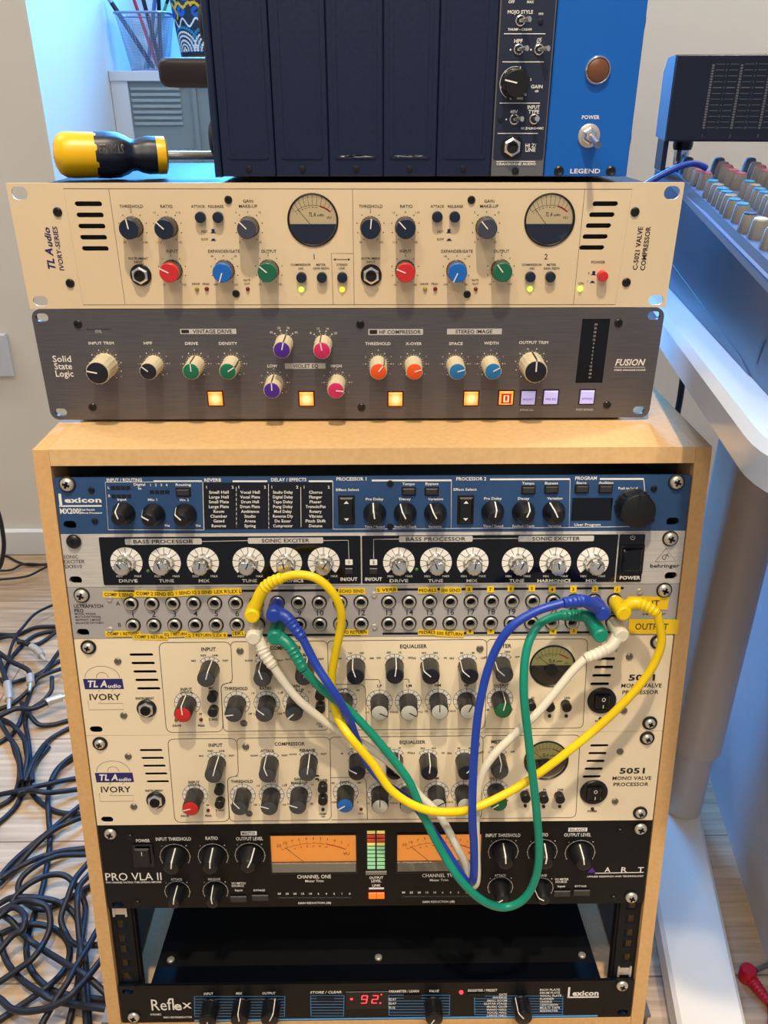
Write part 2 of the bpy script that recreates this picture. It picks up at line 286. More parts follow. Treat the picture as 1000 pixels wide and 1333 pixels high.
# ---------------------------------------------------------------- one rack unit
U1 = 44.45; s_, c_ = math.sin(LEAN), math.cos(LEAN)
KN = {}
class Unit:
    def __init__(u, name, label, x, y, z, lean, h, w=482.6, group=None):
        u.h = h; u.w = w; u.O = Vector((x, y, z)); u.lean = lean
        u.up = Vector((0, math.sin(lean), math.cos(lean))); u.n = Vector((0, math.cos(lean), -math.sin(lean)))
        u.root = thing(name, label, 'rack unit', (x, y, z), (-lean, 0, 0), group); u.holes = []; u.ink = {}; u.ref = None
    def p(u, px, py, h=0):
        P = hit(px, py, u.O - u.n * h, u.n) - u.O; return (P.x, P.dot(u.up))
    def q(u, px, py, h=0):                    # world point (mm) at height h above the face
        x, z = u.p(px, py, h); return u.O + Vector((x, 0, 0)) + u.up * z - u.n * h
    def sc(u, px, py):
        a = u.p(px - 4, py); b = u.p(px + 4, py); c = u.p(px, py - 4); d = u.p(px, py + 4); return (b[0] - a[0]) / 8, (c[1] - d[1]) / 8
    def L(u, m): return u.ink.setdefault(m, MB())
    def T(u, s, px, py, hp, wp=None, m='ink', rot=0, shear=0, bold=0, align='c', y=-.18):
        x, z = u.p(px, py); sx, sz = u.sc(px, py)
        if rot: sx, sz = sz, sx
        put_text(u.L(m), s, x, z, hp * sz, wp * sx if wp else None, rot, shear, max(bold, .07 if m != 'ink' else .03), y, 0, align)
    def line(u, pts, w=.35, m='ink', closed=False, r=0):
        q = [u.p(*p) for p in pts]
        if r: q = roundpoly(q, r, closed)
        u.L(m).ribbon(q, w, -.12, closed=closed)
    def quad(u, x0, y0, x1, y1, m, r=.6, y=-.1):
        a = u.p(x0, (y0 + y1) / 2); b = u.p(x1, (y0 + y1) / 2); t = u.p((x0 + x1) / 2, y0); d = u.p((x0 + x1) / 2, y1)
        u.L(m).plate([rrect(a[0], b[0], d[1], t[1], r, 3)], y, 0, sides=False)
    def dots(u, x, z, r, n, m='ink', a0=-150, a1=150, d=.5, skip=()):
        for k in range(n):
            if k in skip: continue
            a = R(a0 + (a1 - a0) * k / (n - 1)); u.L(m).plate([circle(x + r * math.sin(a), z + r * math.cos(a), d, 8)], -.14, 0, sides=False)
    def ticks(u, x, z, r0, r1, n, m='ink', a0=-150, a1=150, w=.3):
        for k in range(n):
            a = R(a0 + (a1 - a0) * k / (n - 1)); S, Cc = math.sin(a), math.cos(a)
            u.L(m).ribbon([(x + r0 * S, z + r0 * Cc), (x + r1 * S, z + r1 * Cc)], w, -.14)
    def arc(u, x, z, r, m='ink', a0=-150, a1=150, w=.3, y=-.13):
        u.L(m).ribbon([(x + r * math.sin(R(a0 + (a1 - a0) * k / 24)), z + r * math.cos(R(a0 + (a1 - a0) * k / 24))) for k in range(25)], w, y)
    def slot(u, px, py, w, h, at=None):
        x, z = at or u.p(px, py); u.holes.append(rrect(x - w / 2, x + w / 2, z - h / 2, z + h / 2, h / 2 - .05, 5)); return x, z
    def face(u, m, r=1, t=3, chassis=250, cw=436, cm='black_metal', name='faceplate'):
        MB().plate([rrect(0, u.w, .2, u.h - .2, r)] + u.holes, 0, t).build(name, m, u.root, .5)
        if chassis: MB().box(u.w / 2 - cw / 2, u.w / 2 + cw / 2, 3, 3 + chassis, 1.5, u.h - 1.5).build('chassis', cm, u.root)
    def finish(u):
        for m, mb in u.ink.items():
            for part in mb.clusters(15): part.build('printed_lettering', m, u.root, 0)
    def knob(u, px, py, d, h, ang, style, body, cap, ptr='white_ink', base=False, xz=None):
        x, z = xz or u.p(px, py, 0 if base else h); key = (style, d, h, body, cap, ptr)
        if key not in KN:
            r = d / 2; b = MB(); c = MB(); t = MB(); sd = MB()
            if style == 'collet':
                b.lathe([(r * 1.04, 0), (r * 1.04, 1.2), (r * 1.0, 1.6), (r * .97, h - .8), (r * .93, h)], 48, flute=.022, nf=16); rc = r * .88
                c.lathe([(rc, h - .1), (rc, h + .35), (rc * .96, h + .5)], 32); side = [(r * 1.07, 1.0), (r * 1.01, h - .6)]; ce = h + .5
            elif style == 'cap':                   # short knob whose whole top is the coloured cap
                b.lathe([(r * 1.06, 0), (r * 1.06, 1), (r * 1.0, 1.4), (r * .98, h * .62)], 48, flute=.03, nf=20); rc = r
                c.lathe([(r * .97, h * .6), (r * .97, h - .5), (r * .9, h)], 40); side = None; ce = h
            elif style == 'cone':
                b.lathe([(r, 0), (r, 1.5), (r * .97, 2.2), (r * .64, h - 1.2), (r * .58, h - .3), (r * .5, h)], 40, flute=.012, nf=20); rc = r * .58
                c.lathe([(rc * .86, h - .1), (rc * .8, h + .2)], 28); side = [(r * .99, 2), (r * .67, h - 1)]; ce = h + .2
            elif style == 'chrome':
                b.lathe([(r, 0), (r, 2), (r * .86, 3), (r * .8, h - 1), (r * .7, h)], 36, flute=.05, nf=12); rc = r * .68
                c.lathe([(rc, h - .1), (rc * .9, h + .8), (rc * .4, h + 1.1)], 28); side = None; ce = h + 1.1
            w = max(.8, d * .055)
            t.box(-w / 2, w / 2, -ce - .25, -ce + .1, rc * .02, rc * 1.0)
            if side:
                (ra, ya), (rb, yb) = side
                (sd if body == 'cream_body' else t).add([(-w / 2, -ya, ra + .1), (w / 2, -ya, ra + .1), (w / 2, -yb, rb + .35), (-w / 2, -yb, rb + .35), (-w / 2, -ce - .25, rc), (w / 2, -ce - .25, rc)], [(0, 1, 2, 3), (3, 2, 5, 4)])
            KN[key] = (b.mesh('knob', body), c.mesh('knob_cap', cap), t.mesh('pointer_line', ptr, 0), sd.mesh('skirt_line', 'ssl_black', 0) if sd.v else None)
        k = link('knob', KN[key][0], u.root, (x, 0, z), ang); link('knob_cap', KN[key][1], k); link('pointer_line', KN[key][2], k)
        if KN[key][3]: link('skirt_line', KN[key][3], k)
        return x, z
    def button(u, px, py, d, h, m, ring=None):
        x, z = u.p(px, py, h); key = ('btn', d, h, m)
        if key not in KN: KN[key] = MB().lathe([(d / 2, 0), (d / 2, h - .6), (d / 2 * .9, h - .1), (d / 2 * .7, h)], 28).mesh('push_button', m)
        o = link('push_button', KN[key], u.root, (x, 0, z)); return x, z
    def led(u, px, py, d, m, name='indicator_light'):
        x, z = u.p(px, py, 1); key = ('led', d, m)
        if key not in KN: KN[key] = MB().lathe([(d / 2, 0), (d / 2, .6), (d / 2 * .8, 1.3), (d / 2 * .4, 1.7)], 20).mesh(name, m)
        link(name, KN[key], u.root, (x, 0, z)); return x, z
    def bolt(u, px, py, d=5, m='black_plastic', name='panel_screw'):
        x, z = u.p(px, py); key = ('bolt', d, m)
        if key not in KN: KN[key] = (MB().lathe([(d / 2, 0), (d / 2, .5), (d / 2 * .8, 1.2), (d * .22, 1.3), (d * .2, .6)], 24).mesh(name, m))
        link(name, KN[key], u.root, (x, 0, z))
    def rack_screw(u, px, py, d=10, m='steel', washer=True):
        x, z = u.p(px, py, 3); key = ('rs', d, m, washer)
        if key not in KN:
            b = MB()
            b.lathe([(d / 2, 1), (d / 2 * .98, 1.8), (d / 2 * .8, 3.0), (d / 2 * .45, 3.7), (d / 2 * .1, 3.8)], 32)
            sl = MB(); w = d * .09
            for a in (20, 110):
                S, Cc = math.sin(R(a)) * d * .26, math.cos(R(a)) * d * .26; nx, nz = math.cos(R(a)) * w, -math.sin(R(a)) * w
                sl.add([(-S - nx, -3.9, -Cc - nz), (S - nx, -3.9, Cc - nz), (S + nx, -3.9, Cc + nz), (-S + nx, -3.9, -Cc + nz)], [(0, 1, 2, 3)])
            wa = MB().lathe([(6.25, .06), (6.25, .8), (5.7, 1.2)], 32)
            KN[key] = (b.mesh('rack_screw', m), sl.mesh('cross_recess', 'black_slot', 0), wa.mesh('washer', 'rubber'))
        o = link('rack_screw', KN[key][0], u.root, (x, 0, z)); link('cross_recess', KN[key][1], o)
        if washer: link('washer', KN[key][2], o)
    def jack(u, px, py, d=15, xz=None):
        x, z = xz or u.p(px, py, 3); key = ('jack', d)
        if key not in KN:
            KN[key] = (MB().lathe([(d * .54, 0), (d * .54, 1.2), (d * .5, 1.8)], 36).mesh('jack_washer', 'black_plastic'),
                       MB().lathe([(d * .44, 1.5), (d * .44, 3.6), (d * .34, 4.4), (d * .22, 4.4), (d * .2, 3)], 6, close=False).mesh('hex_nut', 'chrome', .3),
                       MB().lathe([(d * .28, 3), (d * .28, 5.2), (d * .2, 5.3), (d * .19, 4.6), (d * .05, 4.5)], 28).mesh('jack_bore', ['black_slot']))
        o = link('jack_socket', KN[key][0], u.root, (x, 0, z)); link('hex_nut', KN[key][1], o); link('jack_bore', KN[key][2], o)
    def recess(u, px, py, w, h, m='black_slot', name='slot_opening'):  # shallow dark inset for a blind slot
        pass
RB = lambda k, n: (-241.3, -(k + n) * U1 * s_, -(k + n) * U1 * c_)

# ---------------------------------------------------------------- setting: walls, floor, window
def struct(name, mb, mats, smooth=0): return tag(mb.build(name, mats, None, smooth, (0, 0, -FLOOR)), kind='structure')
struct('floor', MB().box(-2600, 2600, -2200, 2000, FLOOR - 20, FLOOR), 'laminate')
RX = -546                                              # edge of the window recess
struct('wall_back', MB().box(-2600, RX, 950, 1760, FLOOR, 1800).box(330, 2600, 950, 1090, FLOOR, 1800).box(RX, 330, 950, 1090, 1350, 1800), 'wall_paint')
struct('wall_left', MB().box(-2700, -2600, -2200, 1760, FLOOR, 1800), 'wall_paint')
struct('wall_recess', MB().box(RX, 330, 1700, 1760, FLOOR, 200).box(330, 420, 1090, 1760, FLOOR, 1800).box(RX, 330, 1700, 1760, 1340, 1800), 'white_paint')
struct('ceiling', MB().box(-2600, 2600, -2200, 2000, 1800, 1820), 'white_paint')
struct('baseboard_back', MB().box(-2600, RX, 936, 950, FLOOR, FLOOR + 58, bev=3).box(330, 2600, 936, 950, FLOOR, FLOOR + 58, bev=3), 'white_paint')
w1 = struct('window_1', MB().box(RX, 330, 1690, 1740, 200, 240).box(RX, 330, 1690, 1740, 1300, 1340).box(RX, RX + 40, 1690, 1740, 240, 1300).box(290, 330, 1690, 1740, 240, 1300).box(-130, -90, 1690, 1740, 240, 1300), 'white_paint')
MB().box(RX + 40, 290, 1722, 1728, 240, 1300).build('window_pane', 'window_pane', w1, 0)

# ---------------------------------------------------------------- the slanted wooden rack cabinet
cab = thing('rack_cabinet', 'pale wooden slanted rack cabinet full of studio units', 'cabinet', (0, 0, FLOOR))
def side_poly(y0=3.4): return [(y0, 21.4), (400, 21.4), (400, -545), (-545 * s_ / c_ - .3, -545)]
def slab_x(mb, poly, x0, x1):
    n = len(poly); mb.add([(x0, y, z) for y, z in poly] + [(x1, y, z) for y, z in poly], [tuple(range(n)), tuple(range(2 * n - 1, n - 1, -1))] + [(i, n + i, n + (i + 1) % n, (i + 1) % n) for i in range(n)])
    return mb
def cb(mb, name, m, parent=cab, smooth=0): return mb.build(name, m, parent, smooth, (0, 0, -FLOOR))
cab.location = (0, 0, 0)
for sx in (-1, 1): cb(slab_x(MB(), side_poly(), sx * 254.5, sx * 242.4), 'side_panel', 'mdf')
cb(slab_x(MB(), [(3.5, 21.6), (400, 21.6), (400, 9.2), (1.4, 9.2)], -242.2, 242.2), 'top_panel', 'mdf_top')
cb(slab_x(MB(), [(-534.5 * s_, -534.5 * c_), (400, -539), (400, -545), (-545 * s_ / c_, -545)], -242.2, 242.2), 'bottom_panel', 'mdf')
for sx in (-1, 1):
    def RP(x, y, z): return (x, y * c_ + z * s_, -y * s_ + z * c_)          # rack plane coordinates to place
    m = MB(); x0, x1 = sx * 241.8, sx * 222.5; xa, xb = min(x0, x1), max(x0, x1); loops = [[(xa, -533), (xb, -533), (xb, -2), (xa, -2)]]
    hx = sx * 232.6
    for k in range(12):
        for dz in (6.35, 22.22, 38.1): loops.append([(hx - 4.7, -k * U1 - dz - 4.7), (hx + 4.7, -k * U1 - dz - 4.7), (hx + 4.7, -k * U1 - dz + 4.7), (hx - 4.7, -k * U1 - dz + 4.7)])
    m.plate(loops, 4.2, 6.2)
    m.box(min(x1, x1 - sx * 2), max(x1, x1 - sx * 2), 6.2, 14, -533, -2)
    m.v = [RP(*v) for v in m.v]; cb(m, 'rack_rail', 'black_metal')
for sx in (-1, 1):
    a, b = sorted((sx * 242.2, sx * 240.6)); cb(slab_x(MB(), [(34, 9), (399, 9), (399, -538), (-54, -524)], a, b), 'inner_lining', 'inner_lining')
# casters
for sx in (-1, 1):
    for y in (-62, 360):
        w = MB().lathe([(20, -12), (26, -9), (27, 0), (26, 9), (20, 12)], 28, (sx * 252, y, -572), axis='x'); o = cb(w, 'caster', 'rubber', cab, .6)
        cb(MB().box(sx * 252 - 16, sx * 252 - 13, y - 9, y + 12, -585, -545.5).box(sx * 252 + 13, sx * 252 + 16, y - 9, y + 12, -585, -545.5).box(sx * 252 - 16, sx * 252 + 16, y - 14, y + 16, -548, -545.2), 'caster_fork', 'steel_dark', o).location = (0, 0, 0)
# loose clip nuts in the empty holes
for px, py in ((166, 1187), (806, 1262)):
    d = hit(px, py, (0, 0, 0), (0, c_, -s_)); zr = d.z / c_
    d.x = math.copysign(232.6, d.x); zr = -406.4 if d.x < 0 else -482.6
    m = MB().box(d.x - 6.5, d.x - 4.6, 3.2, 6, zr - 6, zr + 6).box(d.x + 4.6, d.x + 6.5, 3.2, 6, zr - 6, zr + 6).box(d.x - 5, d.x + 5, 4, 8, zr - 4, zr + 4)
    m.v = [RP(*v) for v in m.v]; cb(m, 'clip_nut', 'steel')

# ---------------------------------------------------------------- ivory two-channel valve compressor (upper of the two on top)
u = Unit('valve_compressor', 'ivory two-channel valve compressor with round meters, uppermost unit on the cabinet', -259.46, 60.32, 112.95, 0, 88.9)
for px, py, w, h in ((25.4, 251.4, 11.5, 9), (52.6, 391.8, 11, 7.5), (874.9, 250.9, 11.5, 9), (854.2, 390.6, 11, 7.5)): u.slot(px, py, w, h)
for k in range(5):
    f = k / 4; u.slot(115 + 9 * f, 265.4 + 58.2 * f, 19.5, 3.4); u.slot(788.2 - 17.6 * f, 265.3 + 57.1 * f, 18.4, 3.4)
MET = [(407.4, 286.6), (715.6, 286.4)]
def round_meter(u, px, py, r, top, low, txt, dark=.5, xz=None, needle=(-.62, .56, -.25, .0)):
    x, z = xz or u.p(px, py); u.holes.append(circle(x, z, r, 48)); return x, z
MC = [round_meter(u, px, py, 17.6, 0, 0, 0) for px, py in MET]
u.face('ivory', .6, 1.6, 230)
def fill_meter(u, x, z, r, top, low, logo, split=-.05, style=0):
    o = MB().lathe([(r * 1.05, -.6), (r * 1.05, .7), (r, 1.0), (r * .97, .4), (r * .97, -2.2)], 48, close=False).build('vu_meter', 'black_plastic', u.root, .6, (x, 0, z))
    MB().plate([circle(0, 0, r * .98, 48)], 2.0, 0, sides=False).build('meter_dial', top, o, 0)
    a0 = math.asin(split); lowp = [(r * .96 * math.cos(a), r * .96 * math.sin(a)) for a in [math.pi - a0 + (math.pi + 2 * a0) * k / 30 for k in range(31)]]
    MB().plate([lowp], .6, 1.9).build('meter_cover', low, o, 0)
    ink = MB(); red = MB(); nd = MB(); cz = -.55 * r
    A = [R(-40 + 80 * k / 10) for k in range(11)]; ra = 1.12 * r
    ink.ribbon([(ra * math.sin(a), cz + ra * math.cos(a)) for a in A[:8]], .3, 1.8)
    red.ribbon([(ra * math.sin(a), cz + ra * math.cos(a)) for a in A[7:]], 1.1, 1.8)
    for k, a in enumerate(A):
        (red if k > 7 else ink).ribbon([(ra * math.sin(a), cz + ra * math.cos(a)), (1.22 * ra * math.sin(a), cz + 1.22 * ra * math.cos(a))], .25, 1.78)
        if k < 10: put_text(red if k > 7 else ink, ('20', '10', '7', '5', '3', '2', '1', '0', '1', '2')[k], 1.33 * ra * math.sin(a) * .93, cz + 1.29 * ra * math.cos(a), r * .085, None, 0, 0, .03, 1.78)
        if k < 7: put_text(ink, ('0', '20', '40', '60', '70', '80', '100')[k], .92 * ra * math.sin(a), cz + .93 * ra * math.cos(a), r * .06, None, 0, 0, 0, 1.78)
    put_text(ink, logo[0], -r * .02, r * .21, r * .15, r * .3, 0, .25, .12, 1.78); put_text(ink, logo[1], r * .32, r * .19, r * .10, r * .28, 0, .25, .06, 1.78)
    put_text(ink, 'VU', r * .66, r * .08, r * .10, None, 0, .2, .05, 1.78)
    ink.build('meter_scale', 'brown_ink', o, 0); red.build('meter_red_zone', 'red_ink', o, 0)
    nd.ribbon([(-r * .62, r * .42), (-r * .12, r * split)], .35, 1.4); nd.build('meter_needle', 'black_plastic', o, 0)
    MB().lathe([(r * .97, .3), (r * .9, .55), (r * .5, .9), (r * .1, 1.0)], 40).build('meter_lens', 'meter_glass', o)
for x, z in MC: fill_meter(u, x, z, 17.6, 'meter_cream', 'meter_navy', ('TL A', 'udio'), -.17)
for dx, dy, ch in ((0, 0, 0), (0, 0, 1)):
    K = [[('THRESHOLD', 167.2, 298.7, -8, 'navy_cap'), ('RATIO', 213.4, 298.7, -46, 'navy_cap'), ('GAIN', 321, 298.5, -45, 'slate_cap'), ('INPUT', 219.6, 355.6, -63, 'red_cap'), ('EXPANDER', 288.8, 355.6, 201, 'blue_cap'), ('OUTPUT', 347.6, 355.2, -50, 'green_cap')],
         [('THRESHOLD', 482.4, 298.5, 6, 'navy_cap'), ('RATIO', 528.5, 298.5, -44, 'navy_cap'), ('GAIN', 635.3, 298.3, -42, 'slate_cap'), ('INPUT', 528.3, 355.6, -68, 'red_cap'), ('EXPANDER', 596.2, 355.6, 205, 'blue_cap'), ('OUTPUT', 655.1, 354.9, -38, 'green_cap')]][ch]
    for nm, px, py, a, cm in K:
        x, z = u.knob(px, py, 14.2, 12.5, a, 'cap', 'skirt', cm); u.dots(x, z, 10.2, 9, 'ink', -150, 150, .42)
        l3 = {'THRESHOLD': ('0', '-20', '+20'), 'RATIO': ('', '1:1.5', '1:30'), 'GAIN': ('', '0', '20'), 'INPUT': ('0', '-20', '+20'), 'EXPANDER': ('', 'OFF', '+20'), 'OUTPUT': ('0', '-20', '+20')}[nm]
        if l3[0]: put_text(u.L('ink'), l3[0], x, z + 11.8, 1.3, y=-.18)
        put_text(u.L('ink'), l3[1], x - 7.5, z - 10.6, 1.4); put_text(u.L('ink'), l3[2], x + 7.5, z - 10.6, 1.4)
        if nm in ('RATIO', 'GAIN', 'EXPANDER'):
            a_, b_ = {'RATIO': ('1:3', '1:10'), 'GAIN': ('5', '12'), 'EXPANDER': ('-40', '-30')}[nm]; put_text(u.L('ink'), a_, x - 8.6, z + 10, 1.4); put_text(u.L('ink'), b_, x + 8.6, z + 10, 1.4)
    B = [[(260.2, 283.4), (283.1, 283.4), (392.2, 362), (418.9, 362), (445.5, 362)], [(569.7, 282.8), (592.5, 282.8), (691.2, 361.2), (717.4, 361.2)]][ch]
    for px, py in B: u.button(px, py, 7.6, 4, 'navy_cap')
    o = (0, 313, 309)[ch]
    tx = [(171, 216.7, 258, 281, 323, 180, 224, 291.5, 350, 409, 391.5, 418), (482.8, 529, 569.6, 593, 637, 483, 528, 595, 653, 711, 692.5, 718)][ch]
    for s, i, py, h, w in (('THRESHOLD', 0, 268.5, 3.9, 31), ('RATIO', 1, 268.5, 3.9, 16), ('ATTACK', 2, 268.6, 3.4, 18), ('RELEASE', 3, 268.6, 3.4, 20), ('GAIN', 4, 261.8, 3.9, 13), ('MAKE-UP', 4, 268.3, 3.9, 24), ('INSTRUMENT', 5, 336.5, 3, 25), ('INPUT', 5, 341, 3, 11), ('INPUT', 6, 327, 3.9, 15), ('EXPANDER/GATE', 7, 327, 3.9, 41), ('OUTPUT', 8, 327, 3.9, 20),
                           ('12'[ch], 9, 334, 7, None), ('COMPRESSOR', 10, 344.6, 2.8, 26), ('ON', 10, 349.4, 2.8, None), ('METER', 11, 344.6, 2.8, 12), ('GAIN REDN', 11, 349.2, 2.8, 21)):
        u.T(s, tx[i], py, h, w)
    f0 = (277.5, 584.5)[ch]
    for px, py, on in ((f0, 301, 0), (f0 + .3, 311, 1)):
        x, z = u.p(px, py); g_ = u.L('ink_navy')
        g_.plate([[(x - 1.1, z - .9), (x + 1.1, z - .9), (x + 1.1, z + (.2 if on else 1.6)), (x - 1.1, z + (.2 if on else 1.6))]], -.12, 0, sides=False); g_.ribbon([(x - 1.9, z - 1.1), (x + 1.9, z - 1.1)], .6, -.12)
    u.T('FAST', f0 - 11, 301.6, 3, 8); u.T('SLOW', f0 - 11, 311.3, 3, 9)
    J = [(182.2, 358.7), (483.3, 358.8)][ch]; u.jack(J[0], J[1], 14.5)
    D = [(256.1, 269, 322.4), (553.5, 566.8, 619.6)][ch]
    u.led(D[0], 376.4, 3.2, 'led_dull'); u.led(D[1], 376.4, 3.2, 'led_red_off'); u.led(D[2], 376.4, 3, 'led_red_off')
    u.T('DRIVE', D[0] - 1, 369.6, 2.6, 10); u.T('PEAK', D[1] - .5, 369.6, 2.6, 9); u.T('GATE', D[2] - 1, 364.6, 2.5, 9); u.T('OUT', D[2] - .5, 369.4, 2.5, 8)
for px, py, m in ((392.2, 377.2, 'led_green'), (445.5, 377.2, 'led_yellow'), (690.3, 376.4, 'led_green'), (755.7, 376.4, 'led_green')): u.led(px, py, 3.6, m)
u.button(786, 360.4, 7.4, 6, 'red_cap'); u.T('POWER', 779, 341.3, 3.6, 18); u.T('ON', 756.6, 369, 3, 7)
for px, py, on in ((773, 355.7, 0), (771.5, 366, 1)):
    x, z = u.p(px, py); g_ = u.L('ink_navy'); g_.plate([[(x - 1.1, z - .9), (x + 1.1, z - .9), (x + 1.1, z + (.2 if on else 1.6)), (x - 1.1, z + (.2 if on else 1.6))]], -.12, 0, sides=False); g_.ribbon([(x - 1.9, z - 1.1), (x + 1.9, z - 1.1)], .6, -.12)
    u.T('01'[on], px - 6.5, py, 2.8)
u.T('STEREO', 445.3, 344.6, 2.8, 14); u.T('LINK', 445.3, 349.2, 2.8, 8)
u.line([(437.5, 337.8), (452.5, 337.8)], .5, 'ink')
for sgn, px in ((-1, 437), (1, 453)):
    x, z = u.p(px, 337.8); u.L('ink').plate([[(x, z - 1), (x + sgn * 1.8, z), (x, z + 1)]], -.12, 0, sides=False)
for px, py in ((75, 276), (91.4, 368.7), (297.3, 260), (307.5, 382.3), (613.8, 260.2), (608.2, 383.1), (826.7, 275.9), (815.5, 367.6)): u.bolt(px, py, 6.6 if px < 100 or px > 800 else 5.6, 'black_plastic')
u.line([(82.6, 245.6), (823.2, 246.2), (801, 396.4), (108.4, 396.8)], .28, closed=True)
for a, b in (((141.6, 246), (163, 396.6)), ((459, 246), (461.2, 396.6)), ((761.6, 246), (746.6, 396.5))): u.line([a, b], .28)
u.line([(459.8, 330), (431.4, 329.8), (434, 396.6)], .28)
u.T('TL A', 65.4, 336.5, 9, 29, 'ink_navy', 90, .25, .35); u.T('udio', 62.5, 308, 7.5, 25, 'ink_navy', 90, .25, .2)
u.T('IVORY-SERIES', 76, 323.5, 6, 57, 'ink_navy', 90, .1, .1)
u.T('C-5021 VALVE', 830.4, 323.5, 6, 56, 'ink', 90, 0, .12); u.T('COMPRESSOR', 840.4, 323.6, 6, 57, 'ink', 90, 0, .12)
u.finish()

# ---------------------------------------------------------------- gunmetal stereo colour processor under it
u = Unit('stereo_processor', 'gunmetal grey stereo processor with coloured knobs and lit orange buttons', -259.46, 60.32, 24.0, 0, 88.9)
for px, py, w, h in ((54.6, 413.4, 9.6, 6.3), (79.3, 536.6, 9.6, 6.3), (851.6, 410.8, 9.6, 6.3), (831.8, 533.8, 9.6, 6.3)): u.slot(px, py, w, h)
a = u.p(758.6, 415); b = u.p(795, 415); d = u.p(784, 498.8); dx0 = u.p(749, 498.5)
X0 = (a[0] + dx0[0]) / 2; X1 = (b[0] + d[0]) / 2
u.holes.append([(X0, d[1]), (X1, d[1]), (X1, a[1]), (X0, a[1])])
BT = [(280.7, 518.7, 0), (399.2, 519, 0), (514.9, 519.3, 0), (613.3, 518.5, 0), (658.8, 517.8, 1), (687.6, 517.6, 2), (717, 517.1, 2), (764.2, 516.6, 2)]
bq = []
for px, py, k in BT:
    x, z = u.p(px, py); bq.append((x, z, k)); u.holes.append([(x - 6.6, z - 6.6), (x + 6.6, z - 6.6), (x + 6.6, z + 6.6), (x - 6.6, z + 6.6)])
u.face('gunmetal', 7, 3, 260, 440)
for sx in (30, 450):
    for y in (30, 230): MB().lathe([(9, -2.3), (9, 0), (7, 0)], 20, (sx, y, 0), axis='z').build('rubber_foot', 'rubber', u.root)
MB().box(X0 + .1, X1 - .1, 1, 2.9, d[1] + .1, a[1] - .1).build('level_display', 'black_gloss', u.root, 0)
for k, s in enumerate('24 21 18 15 12 9 6 3 0 3 6 12 15 18 21'.split()):
    put_text(u.L('grey_ink'), s, (X0 + X1) / 2 + .4, a[1] - 4.5 - k * (a[1] - d[1] - 9) / 14, 1.6, y=.85)
for i, (x, z, k) in enumerate(bq):
    o = MB().box(-6.5, 6.5, .6, 2.9, -6.5, 6.5).build('push_button', 'black_plastic', u.root, 0, (x, 0, z))
    MB().box(-5.5, 5.5, -1.6, .5, -5.5, 5.5, bev=.6).build('lit_cap', ('lamp_orange', 'lamp_orange', 'lamp_lilac')[k], o, .3)
    t = MB()
    if k == 0: t.plate([circle(0, .3, 1.2, 16)], -1.75, 0, sides=False); t.build('button_symbol', 'lamp_core', o, 0)
    elif k == 1:
        t.box(-4, 4, -1.8, -1.6, 2.6, 4).box(-4, -2.2, -1.8, -1.6, -3.4, 2.6).box(2.2, 4, -1.8, -1.6, -3.4, 2.6).box(-1, 1, -1.8, -1.6, -2, 2).box(-4, 4, -1.8, -1.6, -4.2, -3.2); t.build('button_symbol', 'red_ink', o, 0)
    else: put_text(t, ('INSERT', 'PRE EQ', 'BYPASS')[i - 5], 0, -1, 1.7, 8.4, y=-1.75); t.build('button_symbol', 'ssl_purple', o, 0)
SK = [(126.9, 485.7, 18.5, -78, 'ssl_black', 21, 10), (193, 483.6, 14, -50, 'ssl_black', 19, 11), (248.8, 483.6, 13.6, 0, 'ssl_green', 19, 11), (296.6, 483.6, 13.6, 57, 'ssl_green', 19, 11),
      (366.9, 455.6, 13.6, 14, 'ssl_purple', 19, 5), (419.2, 456.4, 13.6, -10, 'ssl_pink', 19, 5), (354.1, 508.4, 13.6, 0, 'ssl_purple', 19, 11), (437.3, 508.4, 13.6, 96, 'ssl_pink', 19, 11),
      (492.8, 483.8, 13.6, 38, 'ssl_orange', 19, 11), (539.7, 483.8, 13.6, 74, 'ssl_orange', 19, 11), (595.5, 483.8, 13.6, 75, 'ssl_blue', 19, 11), (642, 483.5, 13.6, 60, 'ssl_blue', 19, 11), (697.7, 484, 18.5, 0, 'ssl_black', 21, 10)]
for px, py, dd, ang, cm, hh, n in SK:
    x, z = u.knob(px, py, dd, hh, ang, 'collet', 'cream_body', cm); r = dd / 2
    if n == 5: u.ticks(x, z, r + .6, r + 2, 4, 'white_ink', -42, 42); u.dots(x, z, r + 3.4, 4, 'white_ink', -42, 42, .55)
    else: u.ticks(x, z, r + .6, r + 1.8, 21, 'white_ink', -145, 145, .22); u.dots(x, z, r + 3.2, n, 'white_ink', -145, 145, .5, skip=(1, 3, 5, 7, 9) if n == 11 else ())
    for aa, s in ((-130, '-'), (130, '+')) if n != 5 else (): put_text(u.L('white_ink'), s, x + (r + 5) * math.sin(R(aa)), z + (r + 5) * math.cos(R(aa)), 1.3)
    lab = {366.9: ('30', '50', '70', '90'), 419.2: ('8', '12', '16', '20')}.get(px)
    if lab:
        for k, s in enumerate(lab): aa = R(-46 + 31 * k); put_text(u.L('white_ink'), s, x + (r + 6.4) * math.sin(aa), z + (r + 5.6) * math.cos(aa), 1.7)
    elif n == 11:
        for aa, s in ((0, '0'), (-58, '3'), (58, '7'), (-88, '1'), (88, '9')): put_text(u.L('white_ink'), s, x + (r + 5) * math.sin(R(aa)), z + (r + 4.6) * math.cos(R(aa)), 1.3)
for px, py in ((101.5, 422), (120.6, 530), (469.1, 422.3), (470.7, 530.3), (805.2, 420.4), (790.3, 527.2)): u.bolt(px, py, 6.4, 'black_plastic')
u.T('Solid', 80.5, 467, 8, 24, 'white_ink', 0, 0, .12); u.T('State', 82.3, 476.6, 8, 23, 'white_ink', 0, 0, .12); u.T('Logic', 84, 486.2, 8, 23, 'white_ink', 0, 0, .12)
